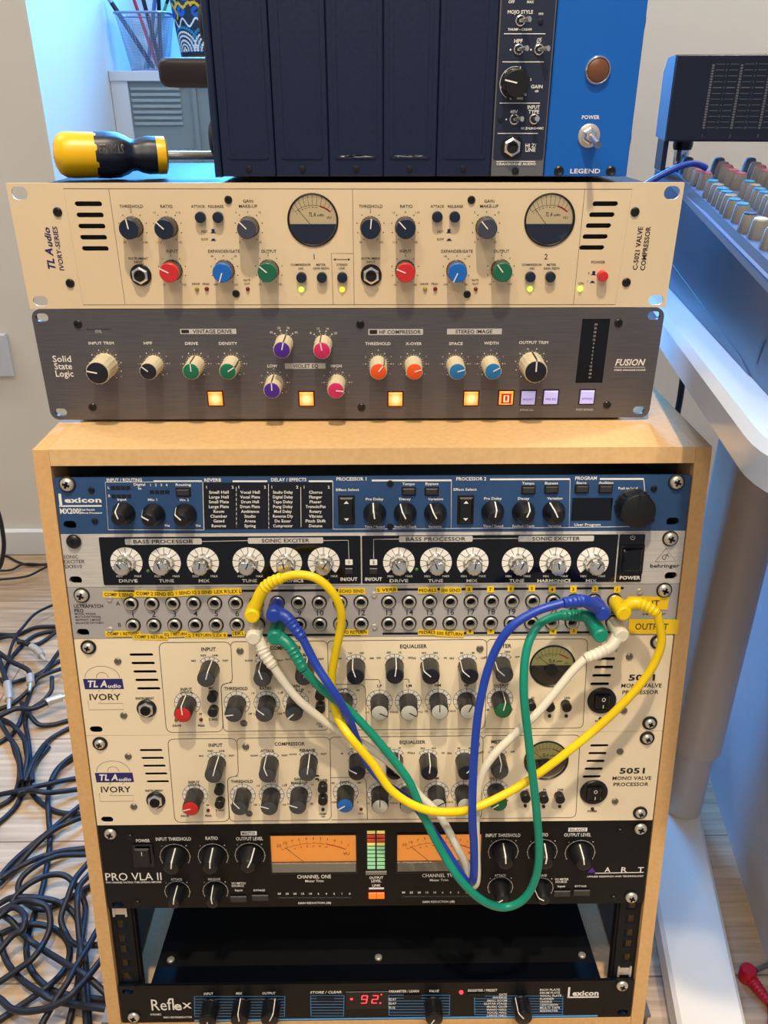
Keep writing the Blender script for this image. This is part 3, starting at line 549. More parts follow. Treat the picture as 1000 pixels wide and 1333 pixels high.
for s, px, py, w in (('INPUT TRIM', 131.7, 446.6, 33), ('HPF', 192.7, 446.6, 11), ('DRIVE', 249.5, 447, 17), ('DENSITY', 297, 447, 24), ('LOW', 354.7, 476.3, 13), ('HIGH', 437.7, 476.3, 14), ('THRESHOLD', 492, 447.3, 33), ('X-OVER', 538.6, 447.3, 21), ('SPACE', 593.6, 447.2, 18), ('WIDTH', 639.7, 446.6, 19), ('OUTPUT TRIM', 694.8, 445.8, 38)):
    u.T(s, px, py, 3.7, w, 'white_ink', 0, 0, .06)
for x0, y0, x1, y1, s, tx_, tw in ((234.6, 428, 307.6, 434.8, 'VINTAGE DRIVE', 276.5, 51), (371, 472.8, 424, 480, 'VIOLET EQ', 398, 33), (479.6, 428.2, 550.8, 436, 'HF COMPRESSOR', 521, 54), (582, 427.8, 653.4, 435.2, 'STEREO IMAGE', 617, 48)):
    u.quad(x0, y0, x1, y1, 'grey_ink', .2)
    u.T(s, tx_, (y0 + y1) / 2, 4.6, tw, 'ink', 0, 0, .08, y=-.2)
    if s[:2] in ('VI', 'HF') and s != 'VIOLET EQ': u.quad(x0 + 1.6, y0 + 1.2, x0 + 11.5, y1 - 1.2, 'ink', .2, y=-.2)
u.line([(112, 428.6), (145, 428.6), (145, 434), (112, 434)], .25, 'faint_ink', True); u.T('O/L', 128.5, 431.2, 3.6, 9, 'grey_ink')
u.T('FUSION', 820.6, 471.6, 8, 37, 'white_ink', 0, .22, .22); u.line([(799.5, 478), (840, 478)], .35, 'white_ink'); u.T('STEREO ANALOGUE COLOUR', 820, 481.6, 2.2, 41, 'white_ink')
u.T('BYPASS ALL', 686, 533.5, 2.4, 18, 'grey_ink'); u.T('POST BYPASS', 761, 533.2, 2.4, 22, 'grey_ink')
u.T('+', 702.5, 517.4, 2, None, 'white_ink')
u.finish()

# ---------------------------------------------------------------- blue one-unit effects processor
u = Unit('effects_processor', 'blue one-unit effects processor with black program lists, topmost inside the cabinet', *RB(0, 1), LEAN, U1)
for px, py in ((91, 683.3), (876, 679)): u.slot(px, py, 10, 6.5)
u.face('blue_panel', .6, 3, 160)
u.rack_screw(86, 631.6, 10.5, 'steel'); u.rack_screw(882.3, 628.8, 10.5, 'steel')
for px, py in ((119, 638.2), (123.6, 678.4), (508, 629.2), (508, 685.2), (851.4, 636), (848, 676)): u.bolt(px, py, 5)
u.quad(265, 628, 433, 688.6, 'list_black', .5)
W = 'white_ink'
for pts in ([(200, 626.4), (263, 626.4)], [(303, 626.4), (348, 626.4)], [(402, 626.4), (433, 626.4)], [(484, 625.4), (588, 625.2)], [(638, 624), (742, 623.6)], [(781, 623.4), (838, 623.4)]): u.line(pts, 1.4, W)
u.line([(263, 627), (137, 627.6), (141, 689.6), (265, 689.8)], .4, W); u.line([(264, 627), (265.6, 690)], .4, W)
u.line([(433.4, 627), (433.6, 688.8), (587.5, 688), (587.8, 626)], .4, W); u.line([(587.6, 687.8), (741, 686.6), (742.4, 624)], .4, W); u.line([(741.4, 686.4), (838, 685.2), (841, 655), (838, 624)], .5, W)
u.line([(349.6, 630), (350, 688)], .4, W); u.line([(307.6, 634), (308, 686)], .4, W); u.line([(391.6, 634), (392, 686)], .4, W)
for s, px, py, w in (('INPUT / ROUTING', 162, 624.8, 46), ('REVERB', 277, 624.8, 22), ('DELAY / EFFECTS', 376, 624.4, 46), ('PROCESSOR 1', 457.6, 623.4, 39), ('PROCESSOR 2', 613.6, 623.2, 39), ('PROGRAM', 763, 622.4, 28)): u.T(s, px, py, 4.2, w, W, 0, 0, .1)
lists = (('Small Hall', 'Large Hall', 'Small Plate', 'Large Plate', 'Room', 'Chamber', 'Gated', 'Reverse'), ('Vocal Hall', 'Vocal Plate', 'Drum Hall', 'Drum Plate', 'Ambience', 'Studio', 'Arena', 'Spring'),
         ('Studio Delay', 'Digital Delay', 'Tape Delay', 'Pong Delay', 'Mod Delay', 'Reverse Dly', 'De Esser', 'Compressor'), ('Chorus', 'Flanger', 'Phaser', 'Tremolo/Pan', 'Rotary', 'Vibrato', 'Pitch Shift', 'Detune'))
for li, cx in zip(lists, (285, 325.6, 368.4, 411)):
    for k, s in enumerate(li): u.T(s, cx, 640.6 + 6.25 * k, 3.7, None if len(s) < 9 else min(26, 2.55 * len(s)), W, 0, 0, .07)
    for k in range(8):
        for sx in (-17.5, 17.5): u.quad(cx + sx - 1.2, 639.4 + 6.25 * k, cx + sx + 1.2, 641.8 + 6.25 * k, 'led_dark', .2, -.16)
for px, s in ((269, '1'), (303, '2'), (311, '1'), (345, '2'), (354, '1'), (387, '2'), (396, '1'), (428, '2')): u.T(s, px, 634, 3.4, None, W, 0, 0, .1)
for px, py, ang in ((161.5, 668, -17), (200.5, 669.6, -60), (241.4, 669.4, -45), (487.9, 667.8, -8), (527.5, 667.8, -26), (566.9, 667.8, -28), (641.3, 666, 8), (681.3, 666, 22), (720.9, 666, -26)): u.knob(px, py, 17.6, 15, ang, 'cone', 'black_plastic', 'black_plastic', 'white_ink', True)
u.knob(824, 659, 27, 15, 0, 'cap', 'black_plastic', 'black_plastic', 'black_plastic', True)
for px, py, w in ((238.8, 640.6, 11.5), (532.3, 639.4, 11), (562, 639.4, 11), (687.9, 637.6, 11), (717.8, 636.8, 11), (757.4, 636.2, 11), (788.2, 636.2, 11)):
    x, z = u.p(px, py); o = MB().box(-w / 2, w / 2, -.5, 0, -3.4, 3.4, bev=.3).build('soft_button', 'black_slot', u.root, .4, (x, 0, z)); MB().box(-w / 2 + .9, w / 2 - .9, -2.4, -.5, -2.5, 2.5, bev=.6).build('button_cap', 'charcoal_knob', o, .4)
for px, py in ((451.3, 663.6), (606, 663.4)):
    x, z = u.p(px, py); o = MB().box(-6.4, 6.4, -.6, 0, -11.6, 11.6, bev=.3).build('rocker_switch', 'black_slot', u.root, .4, (x, 0, z)); k = MB().box(-5.2, 5.2, -3.4, -.5, -10.4, 10.4, bev=1.2).build('rocker_cap', 'black_plastic', o, .4)
    for sg in (1, -1): u.L(W).plate([[(x - 1.9, z + sg * 5.8), (x + 1.9, z + sg * 5.8), (x, z + sg * 8)]], -3.5, 0, sides=False)
x, z = u.p(770.6, 662.6); MB().box(-15.5, 15.5, -.6, 0, -9, 9, bev=.2).build('display_window', 'black_gloss', u.root, .4, (x, 0, z))
for s, px, py, w in (('Input', 159, 650, 12), ('Mix 1', 198.6, 650.4, 12), ('Mix 2', 240, 650.4, 12), ('Digital', 181.6, 630.6, 15), ('In', 182, 635.6, 4), ('Routing', 238.8, 630.8, 20), ('Effect Select', 452.6, 637.4, 30), ('Effect Select', 605.6, 637, 30), ('Tempo', 532, 629.8, 16), ('Bypass', 562.4, 629.6, 17), ('Tempo', 687.8, 629, 16), ('Bypass', 718, 628.8, 17), ('Store', 757, 628.4, 13), ('Audition', 789, 628.2, 19),
                    ('Pre Delay', 487.8, 649.6, 23), ('Decay', 527.4, 649.4, 15), ('Variation', 567, 649.4, 20), ('Pre Delay', 641.8, 648.8, 23), ('Decay', 681.8, 648.8, 15), ('Variation', 722.4, 648.6, 20), ('Time / Speed', 487.6, 685.4, 26), ('Feedback / Depth', 528, 685.4, 28), ('Variation', 566.4, 685.4, 17), ('Time / Speed', 642, 684.6, 26), ('Feedback / Depth', 681.4, 684.6, 28), ('Variation', 722, 684.6, 17), ('User Program', 765, 682.8, 34), ('Push to Load', 817.6, 635.4, 25), ('Wet', 217.6, 684, 7), ('Wet', 258, 684, 7), ('L', 141.6, 634.6, None), ('R', 142.6, 645.4, None)):
    u.T(s, px, py, 3.2, w, W, 0, 0, .04)
for k in range(4):
    u.T('1234'[k], 196 + 7 * k, 631.2, 3.2, None, W)
    for px, py in ((147 + 6.6 * k, 635), (148.2 + 6.6 * k, 646), (198 + 6.6 * k, 640.4)): x, z = u.p(px, py); MB().box(-1.6, 1.6, -.4, 0, -1.4, 1.4).build('signal_light', 'led_dark', u.root, 0, (x, 0, z))
u.T('exicon', 108, 650.8, 6.4, 48, W, 0, 0, .5); u.quad(76.8, 642.6, 80.4, 659, W, .1)
u.quad(77, 657.6, 132.4, 659.6, W, .1); u.T('MX200', 90.6, 665.2, 6.4, 25, W, 0, 0, .25); u.T('Dual Reverb', 114, 663.4, 2.4, 19, W, 0, 0, .05); u.T('Effects Processor', 119, 667.4, 2.4, 29, W, 0, 0, .05); u.line([(104, 661.5), (104, 669)], .4, W)
u.finish()

# ---------------------------------------------------------------- silver and black exciter with chrome knobs
u = Unit('sonic_exciter', 'silver ended exciter unit with black centre and chrome knobs on white dials', *RB(1, 1), LEAN, U1)
for px, py in ((98.4, 755.3), (873.6, 749.8)): u.slot(px, py, 10, 6.5)
u.face('silver', .6, 3, 200)
u.rack_screw(94.8, 706, 11.5, 'black_plastic', False); u.rack_screw(874.3, 702.4, 10.5, 'steel')
a = u.p(129, 697); b = u.p(840, 694); t_ = u.p(500, 695.6); dn = u.p(500, 760.6)
x0, x1 = (a[0] + u.p(133, 763)[0]) / 2, (b[0] + u.p(836.6, 757)[0]) / 2; xm = u.p(470.6, 728)[0]; xp = u.p(803, 728)[0]
Z0, Z1 = dn[1] + .2, t_[1] - .1
MB().plate([rrect(x0, x1, Z0, Z1, 1.4)], -.4, 0).build('panel_border', 'silver', u.root, 0)
for xa, xb in ((x0 + .7, xm - .5), (xm + .5, xp - .5), (xp + .5, x1 - .7)): MB().plate([rrect(xa, xb, Z0 + .8, Z1 - .8, 1)], -.7, -.35).build('black_overlay', 'black_gloss', u.root, 0)
names = ('DRIVE', 'TUNE', 'MIX', 'TUNE', 'HARMONICS', 'MIX')
for gx in ((165, 214.9, 264.5, 323.8, 372.6, 421.6), (519.4, 567.6, 615.3, 673.8, 722.6, 771.5)):
    for k, px in enumerate(gx):
        x, z = u.p(px, 731.6); lobe = [(x + 12.4 * math.sin(R(a)), z + 12.4 * math.cos(R(a))) for a in range(-135, 136, 9)] + [(x + 6 * math.sin(R(a)), z + 6 * math.cos(R(a))) for a in range(135, -136, -18)]
        MB().plate([lobe], -.95, -.7).build('dial_plate', 'white_ink', u.root, 0)
        for kk in range(11): aa = R(-135 + 27 * kk); u.L('ink').ribbon([(x + 7 * math.sin(aa), z + 7 * math.cos(aa)), (x + 12.4 * math.sin(aa), z + 12.4 * math.cos(aa))], .45, -1.0)
        u.knob(0, 0, 15, 15, (-35, -20, 10, 25, -10, 30)[k], 'chrome', 'chrome', 'chrome', 'black_plastic', xz=(x, z))
        put_text(u.L(W), 'MIN', x - 6.6, z - 11.6, 1.8, y=-.85); put_text(u.L(W), 'MAX', x + 8, z - 11.6, 1.8, y=-.85)
        put_text(u.L(W), names[k], x + (0 if px < 300 else 0), z - 15.4, 2.5, len(names[k]) * 2.9, y=-.85, bold=.1)
for x0_, x1_, y0_, y1_, s in ((163, 263, 700.6, 708.4, 'BASS PROCESSOR'), (323, 421, 699.4, 707, 'SONIC EXCITER'), (519.4, 615.3, 697.4, 705, 'BASS PROCESSOR'), (674.7, 773, 697, 704.4, 'SONIC EXCITER')):
    u.quad(x0_, y0_, x1_, y1_, 'grey_ink', 1, -.85); u.T(s, (x0_ + x1_) / 2, (y0_ + y1_) / 2, 4.6, 78 if 'B' == s[0] else 62, 'ink', 0, 0, .1, y=-.95)
def line2(pts): q = [u.p(*p) for p in pts]; u.L('grey_ink').ribbon(q, .5, -.85)
line2([(263, 704.4), (323, 703.2)]); line2([(421, 703.2), (453.6, 702.8), (454.4, 727)]); line2([(519.4, 701.2), (486.4, 701.6), (486.6, 726.6)]); line2([(615.3, 700.8), (674.7, 700.4)])
for px, s, ox in ((454.4, '1', 0), (486.4, '2', 0)):
    u.quad(px - 4.8, 727.6, px + 4.8, 735, W, .5, -.85); u.T(s, px, 731.4, 4, None, 'ink', 0, 0, .1, y=-.95)
    x, z = u.p(px, 742.4); MB().box(-3, 3, -2.2, -.6, -2.4, 2.4, bev=.5).build('bypass_button', 'charcoal_knob', u.root, .4, (x, 0, z)); u.T('IN/OUT', px, 753.4, 4.2, 22, W, 0, 0, .1, y=-.85)
u.led(192.5, 743.6, 3, 'led_green_off'); u.led(542.6, 741.4, 3, 'led_green_off')
x, z = u.p(822, 727.6); o = MB().box(-9.4, 9.4, -1.6, -.5, -12, 12, bev=.6).build('power_switch', 'black_plastic', u.root, .4, (x, 0, z)); MB().box(-7.6, 7.6, -4, -1.5, -9.6, 9.6, bev=1.4).build('rocker_cap', 'black_gloss', o, .4)
u.T('POWER', 820, 751.6, 4.4, 27, W, 0, 0, .15, y=-.85); x, z = u.p(823.6, 699.4); u.L(W).ribbon([(x + 1.7 * math.sin(R(a)), z + 1.7 * math.cos(R(a))) for a in range(40, 321, 20)], .35, -.85); u.L(W).ribbon([(x, z), (x, z + 2)], .4, -.85)
u.T('SONIC', 92.4, 724.8, 4.4, 19); u.T('EXCITER', 96.8, 731, 4.4, 27); u.T('SX3010', 95.4, 737.4, 4.4, 23)
u.T('behringer', 865.6, 736.4, 4.6, 38, 'ink', 0, 0, .1); u.line([(867, 714), (853, 731.4), (880.4, 730.8)], .35, 'ink', True); x, z = u.p(866.6, 725.4); u.L('ink').ribbon([(x + 2.6 * math.sin(R(a)), z + 2 * math.cos(R(a))) for a in range(-160, 100, 20)], .5, -.12); u.L('ink').ribbon([(x + 1.4, z + 3.6), (x - .6, z - 2.4)], .5, -.12)
u.finish()

# ---------------------------------------------------------------- grey 48 point patch bay
u = Unit('patch_bay', 'grey patch bay with two rows of jacks and yellow paper labels', *RB(2, 1), LEAN, U1); PB = u
for px, py in ((108, 823.5),): u.slot(px, py, 10, 6.5)
xA = u.p(170.7, 785.6)[0]; x12 = u.p(470, 782.8)[0]; x13 = u.p(506, 781.5)[0]; x20 = u.p(693.4, 781)[0]; zA = u.p(400, 784)[1]; zB = u.p(400, 812)[1]
JX = [xA + (x12 - xA) / 11 * k for k in range(12)] + [x13 + (x20 - x13) / 7 * k for k in range(12)]
for x in JX:
    for z in (zA, zB): u.holes.append(circle(x, z, 3.6, 16))
u.face('patch_grey', .6, 3, 120)
nut = MB().lathe([(5.0, 0), (5.0, 2.2), (4.4, 2.8), (3.6, 2.8), (3.4, -1)], 28, close=False).mesh('jack_socket', 'steel'); ring = MB().lathe([(5.9, 0), (5.9, .7), (5.2, .9)], 28).mesh('jack_washer', 'black_plastic')
bore = MB().lathe([(3.5, -2.8), (.1, -2.8)], 20, close=False).mesh('jack_bore', 'black_slot')
for k, x in enumerate(JX):
    for z in (zA, zB):
        o = link('jack_socket', nut, u.root, (x, 0, z))
        w = MB().lathe([(5.9, .02), (5.9, .6), (5.0, .6)], 28, close=False) if k + z == -1 else None
        link('jack_washer', KN.setdefault('jw', MB().lathe([(6.0, 0), (6.0, .5), (4.9, .6)], 28, close=False).mesh('jack_washer', 'black_plastic')), o)
    put_text(u.L('ink'), str(k + 1), x + .6, (zA + zB) / 2 + .1, 4.6, None, 0, 0, .05)
u.quad(148, 767.6, 470, 770.6, 'black_slot', .2, -.1); u.quad(489, 765, 812, 768, 'black_slot', .2, -.1); u.quad(148, 825.6, 470, 828.6, 'black_slot', .2, -.1); u.quad(498, 822.4, 812, 825.2, 'black_slot', .2, -.1)
u.rack_screw(104.9, 776.6, 10.5, 'steel'); u.rack_screw(866.3, 769.8, 10.5, 'steel')
for px, py in ((142.7, 779.6), (143.6, 819.6), (487, 774.2), (487.6, 816), (832.8, 769.9)): u.bolt(px, py, 5, 'steel')
u.T('A', 153.6, 785.6, 5); u.T('B', 155.8, 813.4, 5)
u.T('ULTRAPATCH', 115.4, 789, 4.4, 38, 'ink', 0, 0, .12); u.T('PRO', 102.8, 794.8, 4.4, 12, 'ink', 0, 0, .12)
for k, (s, w) in enumerate((('MODEL PX3000', 27), ('MULTI-FUNCTIONAL', 34), ('48-POINT 3-MODE', 33), ('BALANCED PATCHBAY', 37))): u.T(s, 97.5 + w / 2 + .4 * k, 799 + 3.9 * k, 2.6, w, 'ink')
u.T('behringer', 852, 798.8, 3.4, 30)
LB = [('COMP 1 SEND', 155, 774, 42, 8.4, -2), ('COMP 2 SEND', 197, 772.6, 43, 8.4, -2), ('EQ 1 SEND', 233.6, 771.6, 33, 8.4, 4), ('EQ 2 SEND', 262.6, 770.6, 31, 8, 0), ('LEX R', 287.6, 769.8, 19, 8.4, 2), ('LEX L', 306.6, 769.4, 17, 8.4, 2), ('ECHO SEND', 458, 769.2, 35, 8, 0),
      ('S VERB', 503.6, 767.4, 28, 7.6, 2), ('PEDALS', 556.8, 768, 25, 8, 1), ('500 SEND', 586.8, 768.2, 28, 8, 0), ('8', 610.6, 766.8, 9, 8.4, 0), ('7', 638.4, 766.8, 9, 8.4, 0), ('6', 665, 766, 8.4, 8.4, 0), ('5', 692.4, 765.6, 8.4, 8.4, 0), ('4', 718.6, 766.8, 9, 8.4, 0), ('3', 746.4, 766.8, 8.4, 8.4, 0), ('2', 774.6, 766.6, 8, 8, 0), ('1', 803.4, 767, 8.4, 8.4, 0),
      ('COMP 1 RETURN', 160, 824.8, 46, 7.8, 0), ('COMP 2 RETURN', 196, 828.8, 46, 7.6, -2), ('EQ 1 RETURN', 229, 825, 32, 7.4, 2), ('EQ 2 RETURN', 258.6, 826.8, 37, 7.4, 1), ('LEX R', 287.2, 826.8, 18, 7.4, 1), ('LEX L', 310.6, 824.2, 17, 7.2, 1), ('ECHO RETURN', 458, 822.6, 43, 7.8, 0),
      ('PEDALS', 556.2, 822.8, 24, 7.4, -1), ('500 RETURN', 585.2, 824.4, 37, 8, -3), ('8', 612, 821.4, 9, 7.4, 0), ('7', 639, 821.4, 9, 7.4, 0), ('4', 719.8, 821.4, 9, 8, 0), ('3', 746.7, 821, 9, 8, 0), ('INPUT', 843, 784.6, 54, 17, -1), ('OUTPUT', 850.6, 815.2, 65, 19, -1)]
for i, (s, px, py, w, h, rot) in enumerate(LB):
    x, z = u.p(px, py); sx, sz = u.sc(px, py); w *= sx; h *= sz; yy = -.25 - .18 * (i % 3)
    o = MB().box(-w / 2, w / 2, yy - .12, yy, -h / 2, h / 2).build('paper_label', 'label_yellow', u.root, 0, (x, 0, z), -rot)
    t = MB(); big = s.endswith('PUT'); put_text(t, s, (-1.5 if big else 0), 0, h * (.42 if big else .5), w * (.66 if big else .9) if len(s) > 1 else None, y=yy - .2, bold=.1); t.build('label_writing', 'ink', o, 0)
u.finish()

# ---------------------------------------------------------------- two ivory mono valve channel strips of the same make
ua = Unit('channel_strip', 'ivory mono valve channel strip directly below the patch bay, gate knob behind the cables', *RB(3, 2), LEAN, 2 * U1, group='ivory mono valve channel strips')
ub = Unit('channel_strip', 'ivory mono valve channel strip directly above the black compressor', *RB(5, 2), LEAN, 2 * U1, group='ivory mono valve channel strips')
pA, pB, scA = ua.p, ub.p, ua.sc
ub.p = pA; ub.sc = scA
def strip(u, ang, blue):
    for px, py in ((125.2, 949.6), (847.6, 943.4) if blue else (846, 943.4)): u.slot(px, py, 10.5, 6)
    for k in range(5): u.slot(184 + 2.4 * k, 852.5 + 11 * k, 19, 2.8); u.slot(791.4 - 2.6 * k, 846.8 + 10.9 * k, 15.6, 2.9)
    mx, mz = pA(719.3, 867); u.holes.append(circle(mx, mz, 18, 48))
    u.face('ivory_pale', .6, 1.2, 230)
    fill_meter(u, mx, mz, 18, 'meter_olive', 'meter_smoke', ('TL A', 'udio'), -.02)
    MB().lathe([(.32 * 18, 1.0), (.30 * 18, 2.0), (2, 2.4)], 24, (mx - .8, 0, mz - 3.2)).build('meter_pivot', 'black_plastic', u.root)
    a = iter(ang)
    row2 = dict(style='collet', d=15)
    for nm, px, py, cap, n in (('sel', 268, 884.4, 'charcoal_cap', 4), ('in', 237.7, 930.6, 'red_cap_b', 11), ('thr', 304, 930.3, 'charcoal_cap', 11), ('att', 341.4, 884.1, 'charcoal_cap', 4), ('rat', 344, 930.3, 'charcoal_cap', 11), ('rel', 395.6, 882.2, 'charcoal_cap', 4),
                           ('gain', 382.6, 929, 'charcoal_cap', 11), ('gate', 0, 0, 'blue_cap_b', 11), ('f', 463, 881.3, 'dark_cap', 4), ('f', 514.3, 880.4, 'dark_cap', 4), ('f', 561.2, 880.9, 'dark_cap', 4), ('f', 611.6, 880.9, 'dark_cap', 4),
                           ('g', 494.3, 928.2, 'grey_cap', 11), ('g', 532.7, 927.9, 'grey_cap', 11), ('g', 572.6, 926.9, 'grey_cap', 11), ('g', 610.2, 926.5, 'grey_cap', 11), ('met', 657.1, 879.4, 'charcoal_cap', 4), ('out', 655.3, 924.8, 'green_cap_b', 11)):
        xz = pB(449.2, 1048.8, 18) if nm == 'gate' else pA(px, py, 18)
        x, z = u.knob(0, 0, 14.6, 18, next(a), 'collet', 'charcoal_knob', cap, 'ink' if cap == 'grey_cap' else 'white_ink', xz=xz)
        if n == 4:
            wh = u.L('white_ink'); wh.ribbon([(x + 9.2 * math.sin(R(t)), z + 9.2 * math.cos(R(t))) for t in range(-48, 49, 6)], 2.2, -.1)
            u.arc(x, z, 10.4, 'ink', -48, 48, .35); u.ticks(x, z, 8, 10.6, 5, 'ink', -48, 48, .45)
            for aa, s in zip((-60, -24, 24, 60), {'sel': ('MIC', 'INST', 'LINE', 'INST'), 'att': ('SLOW', '', '', 'FAST'), 'rel': ('SLOW', '', '', 'FAST'), 'met': ('IN', 'GR', 'DRV', 'O/P')}.get(nm, {463: ('60', '120', '250', '500'), 514.3: ('250', '500', '1K', '2K2'), 561.2: ('1K5', '2K2', '3K6', '5K'), 611.6: ('2K2', '5K', '8K', '12K')}.get(px, ('', '', '', '')))):
                if s: put_text(u.L('ink'), s, x + (14.8 if abs(aa) > 40 else 11.5) * math.sin(R(aa)), z + (11.2 if abs(aa) > 40 else 12.9) * math.cos(R(aa)) - (0 if abs(aa) < 40 else -1.5), 1.5, bold=.1)
        else:
            wh = u.L('white_ink'); wh.ribbon([(x + 9.4 * math.sin(R(t)), z + 9.4 * math.cos(R(t))) for t in range(-140, 141, 7)], 2.2, -.1)
            u.arc(x, z, 10.7, 'ink', -140, 140, .35); u.ticks(x, z, 8, 10.9, 11, 'ink', -140, 140, .45)
            put_text(u.L('ink'), '0' if nm != 'in' else '', x, z + 12, 1.3) if nm in ('thr', 'g', 'out') else None
            e = {'g': ('-12', '+12'), 'in': ('20', '60'), 'thr': ('20', '-20'), 'rat': ('1:1', '1:30'), 'gain': ('0', '20'), 'gate': ('OFF', '0'), 'out': ('-20', '10')}[nm]
            put_text(u.L('ink'), e[0], x - 10.2, z - 10, 1.6, bold=.1); put_text(u.L('ink'), e[1], x + 10.2, z - 10, 1.6, bold=.1)
            if nm in ('rat', 'gain', 'gate'):
                e = {'rat': ('1:5', '1:10'), 'gain': ('8', '12'), 'gate': ('-40', '-20')}[nm]; put_text(u.L('ink'), e[0], x - 11, z + 9.4, 1.6, bold=.1); put_text(u.L('ink'), e[1], x + 11.4, z + 9.4, 1.6, bold=.1)
    for px, py in ((275.7, 909.6), (276.5, 928.6), (416.3, 907.4), (416.7, 924), (692.1, 920.8), (716.7, 922), (738.6, 922)): u.button(px, py, 8.2, 7, 'black_plastic')
    for px, py, m in ((229.2, 937.6, 'led_green_off'), (261.5, 937.4, 'led_red_off'), (691, 931.6, 'led_dark'), (715.8, 932.6, 'led_dark'), (737.6, 932.6, 'led_dark'), (782, 936, 'led_dark'), (417, 936.5, 'led_dark')): u.led(px, py, 3, m)
    gx = pB(470.2, 1053); o = link('indicator_light', KN[('led', 3, 'led_red_off')], u.root, (gx[0], 0, gx[1]))
    x, z = pA(783.4, 911.6); o = MB().lathe([(12, 0), (12, 1), (11, 2)], 40).build('power_switch', 'black_plastic', u.root, .5, (x, 0, z)); MB().box(-6.4, 6.4, -4.4, -1.6, -7, 7, bev=1.6).build('rocker_cap', 'black_gloss', o, .4)
    t = MB(); t.ribbon([(.4 + 1.3 * math.cos(R(q)), 3 + 1.5 * math.sin(R(q))) for q in range(0, 361, 24)], .5, -4.5); t.ribbon([(0.4, -2), (.4, -5)], .6, -4.5); t.build('rocker_marks', 'white_ink', o, 0)
    u.jack(189.9, 924.3, 15)
    for px, py in ((153.4, 860.7), (161.2, 931.2), (312.5, 847.2), (317.4, 941.5), (819.3, 854.8), (812.2, 924.8), (624.9, 844.3)): u.bolt(px, py, 6, 'steel_dark')
    u.rack_screw(113.7, 844.4, 8.8, 'steel'); u.rack_screw(*((858, 837.6) if not blue else (857.4, 838)), 8.8, 'steel')
    if True: u.rack_screw(847.4, 943.3, 8.8, 'steel')
    I = 'ink'
    for s, px, py, h, w in (('INPUT', 271.6, 845, 4.2, 19), ('COMPRESSOR', 372, 843.4, 4.2, 41), ('EQUALISER', 538.4, 841.2, 4.2, 35), ('METER', 655.4, 840.8, 4.2, 21), ('INPUT', 242.6, 897.4, 3.6, 15), ('LINE SUB', 242.6, 901.4, 2.4, 16), ('THRESHOLD', 307.4, 896.2, 3.6, 30), ('ATTACK', 342, 853, 3.2, 19), ('RELEASE', 396, 852.4, 3.2, 21), ('RATIO', 345.6, 895.8, 3.6, 15),
                          ('GAIN', 384, 893, 3.4, 12), ('MAKE-UP', 385, 898.4, 3.4, 22), ('LF', 494.2, 892.6, 3, 6), ('LM', 532.6, 892.4, 3, 7), ('HM', 570, 892, 3, 8), ('HF', 607.8, 892, 3, 6), ('OUTPUT', 652.6, 892.4, 3.4, 19), ('INSTRUMENT', 188.6, 909, 2.4, 24), ('MIC', 274.6, 895.6, 2.2, 6), ('+30DB', 275.8, 899.4, 2.2, 8), ('Z 30HZ', 277.6, 936.6, 2.2, 12), ('DRIVE', 230.4, 944.6, 2.4, 11), ('PEAK', 262.4, 944.4, 2.4, 9), ('KNEE', 416.6, 895, 3, 13), ('COMP', 417, 942, 2.4, 10), ('ON', 417.4, 945.6, 2.4, 5), ('EQ', 693.6, 908.4, 2.2, 4), ('ON', 693.6, 912, 2.2, 4), ('EQ', 717, 908.2, 2.2, 4), ('PRE', 717, 911.8, 2.2, 6), ('LINK', 738.8, 908.4, 2.4, 8), ('POWER', 781.4, 938.8, 2.4, 13)):
        u.T(s, px, py, h * 1.08, w, I, 0, 0, .15)
    x, z = pB(449, 1018); put_text(u.L(I), 'GATE', x, z, 2.1, 8.6, bold=.1); x, z = pB(470, 1059); put_text(u.L(I), 'SHUT', x, z, 1.3, bold=.05)
    def bt(s, px, py, h, w, m=I, shear=0, bold=.1, y=-.18, k=.62):
        x, z = pB(px, py); put_text(u.L(m), s, x, z, h * .66, w * .655, 0, shear, bold, y)
    bt('5051', 823.2, 1003.2, 7.8, 33, I, 0, .32); bt('MONO VALVE', 822.8, 1012.8, 5.2, 51, I, 0, .12); bt('PROCESSOR', 821.6, 1020.8, 5.2, 46, I, 0, .12)
    bt('IVORY', 151, 1027.6, 8.4, 39, I, 0, .16)
    a_ = pB(125.8, 1018.4); b_ = pB(172.4, 1005.6); u.L('logo_blue').plate([[(a_[0], a_[1]), (b_[0] + .6, a_[1]), (b_[0], b_[1]), (a_[0] - .6, b_[1])]], -.12, 0, sides=False)
    bt('TL A', 141.6, 1011.8, 8.6, 25, 'white_ink', .2, .35, -.25); bt('udio', 163, 1014.2, 5, 16, 'white_ink', .2, .14, -.25)
    q = lambda *pp: [pB(*p) for p in pp]
    c0 = pB(147.6, 1004.6); th = [R(180 - 9 * k) for k in range(21)]
    u.L(I).ribbon([(c0[0] + 14 * math.cos(t), c0[1] + 10.6 * math.sin(t)) for t in th], .3, -.11); u.L(I).ribbon([(c0[0] + 4.8 * math.cos(t), c0[1] + 5 * math.sin(t)) for t in th], .3, -.11)
    u.L(I).ribbon(q((129.4, 1032.4), (130.6, 1043.2), (174, 1042.8), (173.4, 1035.4), (142.6, 1035.6), (147, 1031.4)), .3, -.11); u.L(I).ribbon(q((142.4, 1021.6), (144.4, 1018.6)), .3, -.11); u.L(I).ribbon(q((159, 1021.4), (161.4, 1018.4)), .3, -.11)
    ln = lambda pts, r=5, closed=False: u.line(pts, .5, 'ink', closed, r)
    ln([(206.6, 836.4), (300.6, 835.6), (302.8, 888.6), (287.6, 890.6), (290.6, 952.4), (217, 953.6)], 6, True)
